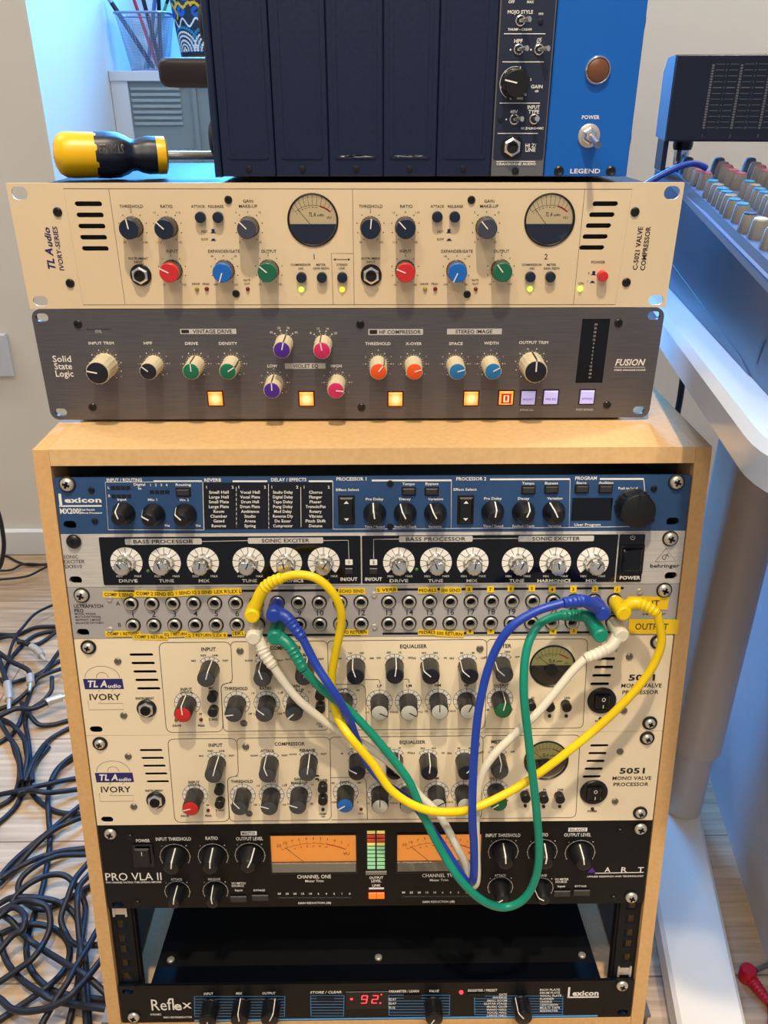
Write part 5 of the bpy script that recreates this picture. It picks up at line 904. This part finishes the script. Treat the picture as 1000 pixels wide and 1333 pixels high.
MB().box(RX + 168, RX + 176, SY + 6, SY + 11.9, FLOOR + 4, ST - 24).build('door_stile', 'frost', g, 0)
px_, py_ = -472, 1412
t = thing('pencil_pot', 'silver wire mesh pencil pot on the pale shelf', 'pencil pot', (px_, py_, ST + .3))
def sq(r, n=64, k=4): return [(r * math.copysign(abs(math.cos(a)) ** (2 / k), math.cos(a)), r * math.copysign(abs(math.sin(a)) ** (2 / k), math.sin(a))) for a in [2 * math.pi * i / n for i in range(n)]]
wm = MB(); n = 80; H = 104; rows_ = 38; r0, r1 = 36, 55
for i in range(0, n):
    a = sq(1, n)[i]; b = sq(1, n)[(i + 1) % n]; tx_, ty_ = b[0] - a[0], b[1] - a[1]; l = math.hypot(tx_, ty_) or 1; tx_, ty_ = tx_ / l * .35, ty_ / l * .35
    wm.add([(r0 * a[0] - tx_, r0 * a[1] - ty_, 0), (r0 * a[0] + tx_, r0 * a[1] + ty_, 0), (r1 * a[0] + tx_, r1 * a[1] + ty_, H), (r1 * a[0] - tx_, r1 * a[1] - ty_, H)], [(0, 1, 2, 3)])
for j in range(rows_):
    f = j / rows_; r = r0 + (r1 - r0) * f; p_ = sq(r, n); m_ = len(p_)
    wm.add([(x, y, H * f) for x, y in p_] + [(x, y, H * f + .8) for x, y in p_], [(i, (i + 1) % m_, m_ + (i + 1) % m_, m_ + i) for i in range(m_)])
wm.build('wire_mesh', 'mesh_silver', t, 0)
MB().tube([(x, y, H) for x, y in sq(55.4, 48)] + [(55.4, 0, H)], 2.2, 8).build('rim', 'mesh_silver', t); mb_ = MB(); p_ = sq(36, 48); mb_.add([(x, y, .3) for x, y in p_] + [(x, y, 3) for x, y in p_], [tuple(range(47, -1, -1)), tuple(range(48, 96))] + [(i, (i + 1) % 48, 48 + (i + 1) % 48, 48 + i) for i in range(48)]); mb_.build('base', 'mesh_silver', t, .5)
for k, (bx, tx_, yy, r, m, lab) in enumerate(((14, -46, -26, 5, 'pencil_black', 'thick black marker leaning to the corner of the wire pot'), (20, -8, -12, 3.4, 'pencil_red', 'red pencil standing in the wire mesh pot'), (24, 6, -1, 4.4, 'pencil_black', 'black pen upright beside the red pencil'), (-8, 16, 9, 4, 'pencil_blue', 'blue pen standing in the wire mesh pot'), (18, 26, 19, 4.2, 'pencil_black', 'black pen nearest the flower pot in the wire pot'), (-22, 30, 29, 3.2, 'pencil_green', 'pale green pencil leaning over the rim of the wire pot'))):
    by = ty_ = yy
    o = thing('pencil' if 'pencil' in lab else 'pen', lab, 'pencil' if 'pencil' in lab else 'pen', (px_ + bx, py_ + by, ST + 3.8), group='pens and pencils in the wire pot')
    d_ = Vector((tx_ - bx, ty_ - by, 100)).normalized(); L_ = 150
    MB().tube([d_ * q for q in (1, 7, L_ - 12)], [r * .25, r, r], 10).build('barrel', m, o); MB().tube([d_ * q for q in (L_ - 12, L_)], [r * 1.04, r * .95], 10).build('pencil_end', 'cord_black' if m != 'pencil_black' else 'mesh_silver', o)
fx, fy = -342, 1420
t = thing('flower_pot', 'painted blue and yellow dotted pot with bare clay foot on the pale shelf', 'flower pot', (fx, fy, ST + .3))
prof = [(60, 0), (61, 18), (66, 60), (72, 110), (76, 150)]
rr_ = lambda z: next(a[0] + (b[0] - a[0]) * (z - a[1]) / (b[1] - a[1]) for a, b in zip(prof, prof[1:]) if z <= b[1] + .01)
MB().lathe([(rr_(z), z) for z in range(0, 151, 10)] + [(68, 150), (60, 20)], 56, axis='z').build('pot_body', 'pot_clay', t)
MB().lathe([(rr_(z) + .5, z) for z in range(27, 151, 6)], 56, axis='z', close=False).build('painted_band', 'dark_navy', t)
bl = MB(); yl = MB(); wh = MB(); lb = MB()
def surf(a, z, off=.9): r = rr_(max(0, min(150, z))) + off; return (r * math.sin(a), -r * math.cos(a), z)
def sdot(mb, a, z, d):
    c0 = surf(a, z); n8 = 8; mb.add([surf(a + d * math.cos(2 * math.pi * k / n8) / 66, z + d * math.sin(2 * math.pi * k / n8), 1.1) for k in range(n8)], [tuple(range(n8))])
for seg in range(6):
    a0 = -2.6 + seg * .92
    for ri, (rad, mb, d) in enumerate(((4, wh, 3), (11, wh, 2.2), (18, wh, 2.6), (26, wh, 2.4), (33, wh, 2.4), (41, lb, 3.4))):
        N = max(1, int(rad * math.pi / (d * 1.75)))
        for k in range(N + 1):
            th_ = math.pi * k / N
            sdot(mb, a0 + rad * math.cos(th_) / 66, 37 + rad * math.sin(th_), d)
    for k in range(30): sdot(wh, a0 + (-30 + 2 * k) / 66, 86 + 7 * math.sin(k * .42), 2.0)
    for bx, bz in ((-20, 104), (6, 106), (-8, 134), (20, 132)): bl.add([surf(a0 + (bx + 11 * math.cos(q * .7)) / 66, bz + 10 * math.sin(q * .7), 1.0) for q in range(9)], [tuple(range(9))])
    for k in range(16): sdot(yl, a0 + (-30 + 4 * k) / 66, 116 + 4 * math.sin(k), 3); sdot(yl, a0 + (-8 + 3 * math.sin(k)) / 66, 94 + 3.4 * k, 2.8)
for mb, m, nm in ((bl, 'royal_blue', 'blue_patches'), (yl, 'driver_yellow', 'yellow_lines'), (wh, 'white_ink', 'white_dots'), (lb, 'cap_blue', 'light_blue_dots')): mb.build(nm, m, t, 0)

# office chair, only its armrest shows past the module rack
q_ = hit(240, 95, (0, 640, 0), (0, 1, 0)); t = thing('office_chair', 'office chair of which only a dark brown padded armrest shows', 'chair', (q_.x + 60, 640, FLOOR)); zz = q_.z - FLOOR; ax0 = hit(205, 95, (0, 595, 0), (0, 1, 0)).x - q_.x - 60
m = MB(); q4 = rrect(ax0, 190, zz - 17, zz + 16, 11, 8); n = len(q4); rg = [(6, -45), (1.5, -43), (0, -38), (0, 38), (1.5, 43), (6, 45)]
cx_, cz_ = (ax0 + 190) / 2, zz - .5
vs = [(cx_ + (x - cx_) * (1 - i_ / 150), y, cz_ + (z - cz_) * (1 - i_ / 17)) for i_, y in rg for x, z in q4]
m.add(vs, [tuple(range(n)), tuple(range(6 * n - 1, 5 * n - 1, -1))] + [(j * n + i, (j + 1) * n + i, (j + 1) * n + (i + 1) % n, j * n + (i + 1) % n) for j in range(5) for i in range(n)]); m.build('armrest', 'armrest_brown', t, .9)
MB().box(60, 100, -20, 20, zz - 260, zz - 17.2, bev=4).build('armrest_post', 'rubber', t, .5); MB().box(60, 260, 30, 70, zz - 300, zz - 261, bev=4).build('seat_bracket', 'rubber', t, .5)
MB().box(60, 380, 20, 300, zz - 259, zz - 200, bev=20).build('seat', 'rubber', t, .9); MB().lathe([(28, 60), (28, zz - 300)], 24, (200, 150, 0), axis='z').build('gas_column', 'rubber', t)
for k in range(5):
    a = R(72 * k + 18); m = MB(); m.tube([(200, 150, 76), (200 + 190 * math.cos(a), 150 + 190 * math.sin(a), 62)], [24, 16], 10); o = m.build('base_leg', 'rubber', t); MB().lathe([(22, -14), (26.5, -8), (26.5, 8), (22, 14)], 20, (200 + 190 * math.cos(a), 150 + 190 * math.sin(a), 27.2), axis='x').build('caster', 'rubber', o)
q0 = hit(8, 434, (0, 946, 0), (0, 1, 0)); q1 = hit(8, 489, (0, 946, 0), (0, 1, 0))
t = tag(MB().box(q0.x - 86, q0.x, 938, 949.8, q1.z, q0.z, bev=2).build('wall_socket', 'socket', None, .3, O0), 'grey wall socket plate low on the back wall', 'wall socket'); MB().box(q0.x - 62, q0.x - 24, 936.6, 938.2, q1.z + 14, q0.z - 14, bev=.6).build('socket_insert', 'skirt', t, .3)

# ---------------------------------------------------------------- white desk, mixer and meter bridge
DA = R(7.9); dd = Vector((math.sin(DA), math.cos(DA), 0)); ee = Vector((math.cos(DA), -math.sin(DA), 0)); UP = Vector((0, 0, 1)); DZ = 90
eA = hit(865, 416, (0, 0, DZ), UP)
desk = thing('desk', 'white desk with rounded corner and single white lifting leg', 'desk', (0, 0, FLOOR)); desk.location = (0, 0, 0)
def dk(a, b, z): return tuple(eA + dd * a + ee * b + UP * (z - DZ))       # desk frame: a away along the edge, b across
outl = roundpoly([(480, 0), (-318, 0), (-318, 1000), (480, 1000)], 62, True, 10)
outb = roundpoly([(480, 5), (-313, 5), (-313, 995), (480, 995)], 58, True, 10)
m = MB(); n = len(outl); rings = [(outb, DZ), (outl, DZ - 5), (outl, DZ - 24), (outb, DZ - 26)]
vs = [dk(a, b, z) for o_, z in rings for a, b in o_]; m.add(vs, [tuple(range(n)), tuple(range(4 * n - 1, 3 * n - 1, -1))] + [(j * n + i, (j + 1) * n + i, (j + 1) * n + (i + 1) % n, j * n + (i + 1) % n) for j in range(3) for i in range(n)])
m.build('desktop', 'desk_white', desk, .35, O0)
def post(x0, x1, y0, y1, z0, z1, r, nm, mt, par):
    m = MB(); q = rrect(x0, x1, y0, y1, r, 8); n = len(q); m.add([(x, y, z0) for x, y in q] + [(x, y, z1) for x, y in q], [tuple(range(n - 1, -1, -1)), tuple(range(n, 2 * n))] + [(i, (i + 1) % n, n + (i + 1) % n, n + i) for i in range(n)]); return m.build(nm, mt, par, .5, O0)
lg = post(366, 424, 172, 262, -455, DZ - 26.3, 27, 'leg_column', 'leg_white', desk); post(371, 418, 178, 256, -558, -455.2, 22, 'inner_column', 'leg_white', lg).location = (0, 0, 0)
m = MB()
F_ = [(262, -330, 52), (305, -60, 70), (345, 190, 80), (395, 520, 56)]
pts = []
for x, y, w in ((285, -300, 58), (331, -76, 68), (378, 200, 78), (430, 500, 56)): pts.append((x, y, w))
vs = []
for x, y, w in pts: vs += [(x - w / 2, y, -588), (x - w / 2, y, -563), (x - w / 2 + 4, y, -559), (x + w / 2 - 4, y, -559), (x + w / 2, y, -563), (x + w / 2, y, -588)]
fs = [(5, 4, 3, 2, 1, 0), tuple(range(18, 24))]
for j in range(3):
    for i in range(6): fs.append((6 * j + i, 6 * j + (i + 1) % 6, 6 * j + 6 + (i + 1) % 6, 6 * j + 6 + i))
m.add(vs, fs); ft = m.build('foot', 'foot_white', desk, .3, O0)
for x, y, w in (pts[0], pts[3]): MB().lathe([(14, FLOOR + .1), (14, -588)], 20, (x, y + (24 if y < 0 else -24), 0), axis='z').build('foot_pad', 'rubber', ft, .6)
pd0 = hit(917, 990, (0, 0, FLOOR), UP)
pd = thing('drawer_pedestal', 'tall white drawer pedestal standing on the floor under the desk', 'drawer unit', (pd0.x, pd0.y, FLOOR), (0, 0, -DA))
MB().box(0, 380, -560, 130, .1, 640, bev=2).build('body', 'pedestal_white', pd, .3)
for k in range(3): o = MB().box(3, 377, -578, -560.2, 12 + 210 * k, 214 + 210 * k, bev=2).build('drawer_front', 'pedestal_white', pd, .3); MB().box(140, 240, -590, -578, 170 + 210 * k, 180 + 210 * k, bev=2).build('drawer_handle', 'steel', o, .3)

M1 = hit(876, 380, (0, 0, DZ), UP); mix = thing('mixing_desk', 'slate blue audio mixer with rows of grey knobs on the white desk', 'mixer', (M1.x, M1.y, DZ), (0, 0, -DA))
def mloc(P): r = P - M1; return Vector((r.dot(ee), r.dot(dd), r.z))
S1 = mloc(hit(889, 260, M1, ee)); S2 = mloc(hit(1000, 382, M1, ee)); l1 = mloc(hit(891, 236, M1 + ee * 15, ee)); l2 = mloc(hit(1000, 339, M1 + ee * 15, ee))
sl = (S1.z - S2.z) / (S1.y - S2.y); zs = lambda y: S1.z + sl * (y - S1.y); zl = lambda y: l1.z + (l1.z - l2.z) / (l1.y - l2.y) * (y - l1.y)
YB = mloc(hit(853, 219, M1, ee)).y; YF = -330; MW = 420
slab = lambda mb, poly, x0, x1: slab_x(mb, poly, x0, x1)
slab(MB(), [(YF, .3), (YB, .3), (YB, zs(YB)), (YF, zs(YF))], 0, 5).build('side_cheek', 'mixer_side', mix, 0)
slab(MB(), [(YF, .3), (YB, .3), (YB, zs(YB)), (YF, zs(YF))], MW - 5, MW).build('side_cheek', 'mixer_side', mix, 0)
m = MB(); ys = (YF, YB); m.add([(0, YF, zs(YF) + .1), (0, YB, zs(YB) + .1), (15, YB, zl(YB)), (15, YF, zl(YF)), (16.5, YF, zl(YF) - 2.5), (16.5, YB, zl(YB) - 2.5)], [(0, 3, 2, 1), (3, 4, 5, 2)]); m.build('side_lip', 'mixer_lip', mix, 0)
zd = lambda y: zl(y) - 2.4
slab(MB(), [(YF, 6), (YB, 6), (YB, zd(YB)), (YF, zd(YF))], 5.1, MW - 5.1).build('deck', 'mixer_deck', mix, 0)
pts_ = [mloc(hit(x, y, M1, ee)) for x, y in ((858, 320), (966, 466), (977, 493), (858, 357))]; slab(MB(), [(p.y, max(.3, p.z)) for p in pts_], -.6, -.1).build('side_plinth', 'mixer_side', mix, 0)
put = MB(); put_text(put, 'f', 0, 0, 17, None, 0, .2, .3, 0); _e = mloc(hit(990, 458, M1, ee)); put.v = [(-.4, _e.y - x, _e.z + z) for x, y, z in put.v]; put.build('side_emblem', 'black_plastic', mix, 0)
ang_d = math.atan((zd(100) - zd(0)) / 100)
kn = MB().lathe([(7.2, 0), (7.4, 1), (5.6, 13.4), (5.2, 14)], 32, flute=.045, nf=11, axis='z').mesh('knob', 'mixer_knob'); kb = MB().lathe([(7.4, 0), (7.4, 2), (6.6, 10), (5, 15.5), (3.4, 16.4)], 32, flute=.02, nf=11, axis='z').mesh('knob', 'mixer_knob')
caps = {c: MB().lathe([(5.2, 13.9), (5.0, 15), (3.8, 15.6)], 24, axis='z').mesh('knob_cap', c) for c in ('cap_pink', 'cap_blue', 'cap_dblue', 'cap_white', 'mixer_knob')}
dn = Vector((0, -math.sin(ang_d), math.cos(ang_d))); Pd = M1 + ee * 15 + UP * zd(0); nW = ee * dn.x + dd * dn.y + UP * dn.z
z8 = lambda x, y: (870 + x / 7.69, 200 + y / 7.69)
col = [(175, 200), (212, 240), (245, 272), (288, 318), (356, 352), (420, 438), (470, 482), (510, 520), (555, 555), (595, 598), (632, 638), (712, 688), (785, 788), (888, 850), (1010, 955)]
cc = ['B', 'mixer_knob', 'cap_pink', 'cap_pink', 'cap_pink', 'cap_blue', 'mixer_knob', 'cap_blue', 'cap_blue', 'mixer_knob', 'cap_blue', 'cap_blue', 'cap_dblue', 'cap_white', 'mixer_knob']
base = [mloc(hit(*z8(*q), Pd, nW)) for q in col]; c2 = mloc(hit(*z8(688, 350), Pd, nW)); pitch = max(30, c2.x - base[4].x) if c2.x > base[4].x else 38
for c in range(5):
    for i, b in enumerate(base):
        x = b.x + pitch * c
        if x > MW - 20: continue
        o = link('knob', kb if cc[i] == 'B' else kn, mix, (x, b.y + 0 * c, zd(b.y))); o.rotation_euler = (ang_d, 0, 0)
        if cc[i] != 'B': link('knob_cap', caps[cc[i]], o)
BL = hit(865, 184, (0, 350, 0), (0, 1, 0)); BT_ = hit(882, 71, (0, 350, 0), (0, 1, 0)); hB = BT_.z - BL.z
br = thing('meter_bridge', 'dark meter bridge with columns of unlit level lights above the mixer', 'meter bridge', (BL.x, 350, BL.z), (0, 0, -DA))
slab_x(MB(), [(0, 0), (56, 3), (60, hB * .82), (44, hB - 1), (2, hB)], 0, 340).build('housing', 'bridge_side', br, 0); MB().box(.8, 339, -2.5, .2, .8, hB - .6, bev=.6).build('front_window', 'bridge_face', br, .3)
gi = MB()
for c in range(11):
    x = 36 + 27 * c; put_text(gi, str(c + 1), x, 5.4, 3, y=-2.7)
    for k in range(24): gi.plate([[(x - 1.2, 12 + k * 2.4), (x + 1.2, 12 + k * 2.4), (x + 1.2, 13.6 + k * 2.4), (x - 1.2, 13.6 + k * 2.4)]], -2.7, 0, sides=False)
    for k in range(12): z = 13 + k * 5.1; gi.ribbon([(x + 2.6, z), (x + 11, z)], .45 if k != 7 else .8, -2.7); gi.ribbon([(x + 15.6, z), (x + 24, z)], .45 if k != 7 else .8, -2.7); put_text(gi, '20 15 12 9 6 3 1 0 2 4 6 9'.split()[k], x + 13.2, z, 2, y=-2.7)
gi.build('level_scale', 'faint_ink', br, 0)
zdeck = lambda y_l: M1.z + zd(y_l)
for x in (2, 300):
    P = Vector((BL.x, 350, BL.z)) + ee * x + dd * 52; h_ = BL.z - (M1.z + zd(mloc(P).y)); MB().box(x, x + (5 if x < 10 else 14), 12, 50, -h_ + 3, 6, bev=.5).build('support_plate', 'bridge_face', br, .3)
P = hit(888, 197, (0, 400, 0), (0, 1, 0)); P0_ = mloc(P); zb = M1.z + zd(P0_.y)
t = thing('jack_connector', 'upright black and silver plug standing in the mixer below the meter bridge', 'plug', (P.x, 400, zb + 1.4))
MB().lathe([(7, .2), (7, 4), (8, 6), (8, P.z - zb)], 28, axis='z').build('metal_sleeve', 'chrome', t); MB().lathe([(9.4, P.z - zb + .1), (10.4, P.z - zb + 4), (10.4, BL.z - zb - 2), (7, BL.z - zb - .6)], 28, axis='z').build('plug_body', 'black_plastic', t)
def cable(name, label, pts, r, m, cat='cable', group=None, n=10, per=8, parts=()):
    t = MB().tube(catmull(pts, per), r, n).build(name, m, None, 1.2, O0); tag(t, label, cat, group)
    for nm, q, rad, mm in parts: MB().tube(q, rad, 14).build(nm, mm, t, .7)
    return t
pl = lambda Y, *pp: [tuple(hit(x, y, (0, Y, 0), (0, 1, 0))) for x, y in pp]
cable('instrument_cable', 'dark blue cable curving behind the ivory compressor to the mixer', pl(292, (806, 262), (832, 246), (858, 230), (885, 217), (905, 213), (920, 219)), 3, 'cord_blue')
cable('hanging_cable', 'dark navy cable hanging from the desk edge behind the cabinet', pl(430, (892, 462), (890, 485), (886, 515), (880, 550), (868, 630), (850, 740)), 4, 'cord_navy')
cable('power_cable', 'thick black cable crossing to the desk leg behind the cabinet', pl(440, (800, 760), (850, 748), (880, 740), (915, 728)), 8, 'cord_black')
cable('power_cable', 'thin black cable crossing lower behind the cabinet', pl(442, (800, 808), (850, 803), (880, 796), (915, 782)), 3.4, 'cord_black')
cable('power_cable', 'pale grey cable crossing lowest behind the cabinet', pl(444, (800, 860), (850, 840), (880, 822), (915, 800)), 6, 'pale_shelf')
fl = lambda h, *pp: [tuple(hit(x, y, (0, 0, FLOOR + h), UP)) for x, y in pp]
q = fl(9, (973, 1268)); q2 = fl(8, (982, 1280), (992, 1293), (1003, 1306)); t = thing('red_plug', 'red right-angle plug lying on the floor beside the desk foot', 'plug', (0, 0, FLOOR)); t.location = (0, 0, 0)
hx, hy, hz = q[0]; MB().lathe([(7.6, 0.2), (8.6, 2), (8.6, 16), (7.2, 18.5)], 28, (hx, hy, FLOOR), axis='z').build('plug_head', 'cord_red', t, .6, O0)
P = catmull([q[0]] + q2, 10); MB().tube(P, [7.0 - 2.6 * i / (len(P) - 1) + (.7 if i % 3 == 0 and i > 8 else 0) for i in range(len(P))], 14).build('strain_relief', 'cord_red', t, .7, O0)
MB().tube(catmull(fl(5, (1003, 1306), (1004, 1326), (1000, 1350)), 6), 3.2, 10).build('cord', 'cord_red', t, 1.2, O0); MB().tube(fl(14, (985, 1263), (1002, 1255)), 2.6, 12).build('plug_tip', 'steel_dark', t, .6, O0)

# ---------------------------------------------------------------- loose cables on the floor beside the cabinet
zA_ = lambda *pp: [(x / 3.92, 660 + y / 3.92) for x, y in pp]; zB_ = lambda *pp: [(x / 3.776, 980 + y / 3.776) for x, y in pp]
CB = [zB_((60, -60), (75, 0), (95, 60), (90, 150), (60, 220), (0, 260), (-40, 280)), zB_((120, -60), (130, 0), (140, 80), (120, 160), (80, 260), (0, 340), (-40, 370)), zB_((240, -30), (215, 0), (165, 60), (145, 130), (160, 200), (220, 260), (300, 295), (420, 302)),
      zB_((380, 5), (360, 20), (290, 70), (250, 140), (235, 230), (240, 330), (245, 430), (230, 560), (200, 700), (150, 850), (130, 960), (150, 1060), (230, 1150), (330, 1190), (560, 1220)), zB_((-30, 215), (0, 205), (100, 185), (250, 150), (400, 120)), zB_((90, 200), (150, 185), (250, 195), (410, 176)),
      zB_((-40, 660), (0, 610), (60, 540), (150, 460), (250, 380), (320, 320), (420, 240)), zB_((-40, 670), (0, 640), (80, 560), (200, 430), (300, 360), (440, 305)), zB_((450, 464), (415, 470), (300, 485), (180, 520), (80, 570), (0, 620), (-40, 640)),
      zB_((450, 492), (415, 500), (300, 505), (200, 540), (110, 610), (90, 680), (130, 740), (220, 770), (330, 720), (470, 640)), zB_((-40, 765), (0, 740), (70, 710), (200, 715), (300, 740), (370, 800), (400, 900), (420, 1010), (440, 1400)),
      zB_((-40, 905), (0, 890), (100, 850), (200, 845), (290, 880), (340, 950), (330, 1040), (270, 1120), (150, 1210), (0, 1310), (-40, 1330)), zB_((60, 740), (80, 700), (150, 640), (250, 600), (330, 610), (390, 680), (420, 760), (410, 860), (390, 1000), (380, 1150), (320, 1400)),
      zB_((460, 500), (435, 540), (370, 620), (330, 720), (300, 810), (320, 880), (370, 940), (520, 945)), zB_((470, 560), (440, 600), (390, 660), (380, 760), (390, 900), (400, 1020), (430, 1400)), zB_((-40, 770), (0, 790), (60, 830), (120, 900), (200, 960), (330, 1040), (440, 1110), (560, 1220)),
      zB_((-20, 880), (0, 920), (30, 1020), (100, 1110), (200, 1180), (300, 1225), (570, 1265)), zB_((510, 840), (480, 870), (430, 960), (380, 1040), (330, 1130), (270, 1220), (170, 1400)), zB_((-40, 1190), (0, 1210), (60, 1260), (150, 1270), (270, 1240), (380, 1160), (520, 990)),
      zB_((-30, 1140), (0, 1125), (80, 1070), (170, 1000), (240, 880), (240, 780), (200, 740), (100, 730), (0, 780), (-40, 800)), zB_((-30, 1010), (0, 970), (60, 900), (110, 870), (120, 800), (60, 760), (-30, 830)),
      zA_((330, 606), (280, 610), (180, 615), (90, 650), (0, 650), (-40, 655)), zA_((330, 625), (285, 630), (180, 655), (100, 720), (40, 800), (20, 880), (40, 930)), zA_((330, 610), (285, 640), (190, 700), (110, 690), (60, 660), (0, 670), (-40, 680)), zA_((340, 770), (295, 790), (200, 850), (120, 880), (40, 900), (0, 880), (-40, 860)),
      zA_((350, 690), (300, 740), (250, 810), (180, 890), (150, 960), (100, 1100), (60, 1160), (0, 1200), (-40, 1220)), zA_((350, 815), (300, 830), (200, 870), (140, 940), (70, 1000), (0, 1030), (-40, 1040)), zA_((265, 870), (265, 900), (260, 940), (220, 990), (150, 1040), (130, 1100), (145, 1200), (165, 1400)),
      zA_((390, 1080), (345, 1090), (270, 1110), (200, 1110), (150, 1060), (110, 1000)), zA_((400, 1110), (350, 1130), (250, 1190), (180, 1280), (130, 1400)), zA_((-40, 1065), (0, 1080), (60, 1110), (120, 1180), (140, 1260), (120, 1400)), zA_((-30, 1060), (0, 1100), (50, 1180), (90, 1250), (110, 1400)), zA_((410, 1240), (370, 1270), (310, 1320), (260, 1400))]
TL_ = 'navy audio cable in the tangle on the light floor beside the cabinet'
def lay(paths, r, top=60, slope=.3):
    # each cable is laid over the ones already on the floor: it rises where it crosses them and sags back to the floor between
    done = []; out = []; cell = {}
    for pp in paths:
        flat = catmull([tuple(hit(x, y, (0, 0, FLOOR + 4.2), UP)) for x, y in pp], 9); px2 = catmull([(x, y, 0) for x, y in pp], 9); n = len(flat); h = [0.0] * n
        for k, p in enumerate(flat):
            kx, ky = int(p.x // 12), int(p.y // 12)
            for ix in (kx - 1, kx, kx + 1):
                for iy in (ky - 1, ky, ky + 1):
                    for qx, qy, qh in cell.get((ix, iy), ()):
                        d2 = (p.x - qx) ** 2 + (p.y - qy) ** 2
                        if d2 < (2 * r + .8) ** 2 and qh < top: h[k] = max(h[k], qh + math.sqrt(max(0, (2 * r + .8) ** 2 - d2)))
        for k in range(1, n): h[k] = max(h[k], h[k - 1] - slope * (flat[k] - flat[k - 1]).length)
        for k in range(n - 2, -1, -1): h[k] = max(h[k], h[k + 1] - slope * (flat[k] - flat[k + 1]).length)
        h = [sum(h[max(0, min(n - 1, k + j))] for j in (-1, 0, 1)) / 3 for k in range(n)]
        P = [Vector(hit(q.x, q.y, (0, 0, FLOOR + r + .2 + hh), UP)) for q, hh in zip(px2, h)]
        for p, hh in zip(P, h): cell.setdefault((int(p.x // 12), int(p.y // 12)), []).append((p.x, p.y, hh))
        out.append(P)
    return out
for P in lay(CB, 3.9): tag(MB().tube(P, 3.5, 10).build('audio_cable', 'cord_navy', None, 1.2, O0), TL_, 'cable', 'tangled navy cables on the floor')
for lift, (lab, pp, r) in enumerate((('thin black cable on the floor nearest the baseboard', zA_((-30, 320), (20, 250), (90, 280), (160, 295), (270, 288)), 2.4), ('thin black cable crossing the second along the floor from the baseboard', zA_((-30, 325), (0, 325), (60, 320), (130, 290), (270, 300)), 2.4), ('thin black cable farthest out from the baseboard behind the tangle', zA_((-30, 372), (0, 370), (130, 355), (200, 325), (280, 280)), 2.4), ('thin dark cable rising straight out of the tangle edge', zA_((310, 490), (270, 500), (180, 545), (120, 610), (80, 660), (50, 740), (40, 800)), 2.6))):
    cable('thin_cable', lab, [tuple(hit(x, y, (0, 0, FLOOR + r + .3 + 5.6 * lift), UP)) for x, y in pp], r, 'cord_black')
def fq(h, *pp): return [tuple(hit(x, y, (0, 0, FLOOR + h), UP)) for x, y in zA_(*pp)]
off = lambda q: [(x, y, z - FLOOR * 0) for x, y, z in q]
def plug_cable(lab, pts, plug, tip, h=14):
    t = thing('plug_cable', lab, 'cable', (0, 0, FLOOR)); t.location = (0, 0, 0)
    MB().tube(catmull(fq(h, *pts), 8), 4, 10).build('cord', 'cord_navy', t, 1.2, O0); a = fq(h, *plug); MB().tube(catmull(a, 4), 6.4, 16).build('plug_sleeve', 'steel', t, .7, O0)
    b = fq(h, *tip); MB().tube(b, [3.6] * (len(b) - 1) + [2.2], 12).build('plug_tip', 'steel', t, .7, O0)
plug_cable('navy cable ending in a silver jack plug that points down the floor', [(-10, 760), (10, 820), (25, 870), (38, 905)], [(38, 900), (46, 960), (46, 985)], [(46, 985), (46, 1052)], 26)
plug_cable('navy cable with a silver plug at the top of the tangle', [(90, 690), (120, 690), (150, 705)], [(160, 712), (195, 735), (212, 760)], [(212, 760), (232, 785)], 24)
plug_cable('navy cable with a small silver plug standing in the middle of the tangle', [(-10, 740), (60, 790), (140, 830), (153, 870)], [(154, 862), (156, 905)], [(156, 905), (150, 940)], 24)
plug_cable('navy cable with a bright silver plug lying sideways against the cabinet', [(-10, 1070), (80, 1030), (150, 1030), (200, 1018), (238, 998)], [(236, 1000), (260, 988), (318, 970)], [(318, 970), (345, 962)], 30)
cable('thick_cable', 'thick black cable hoop at the frame edge by the baseboard', pl(800, (-8, 655), (-2, 668), (3, 690), (5, 712), (1, 735), (-8, 748)), 4, 'cord_black')
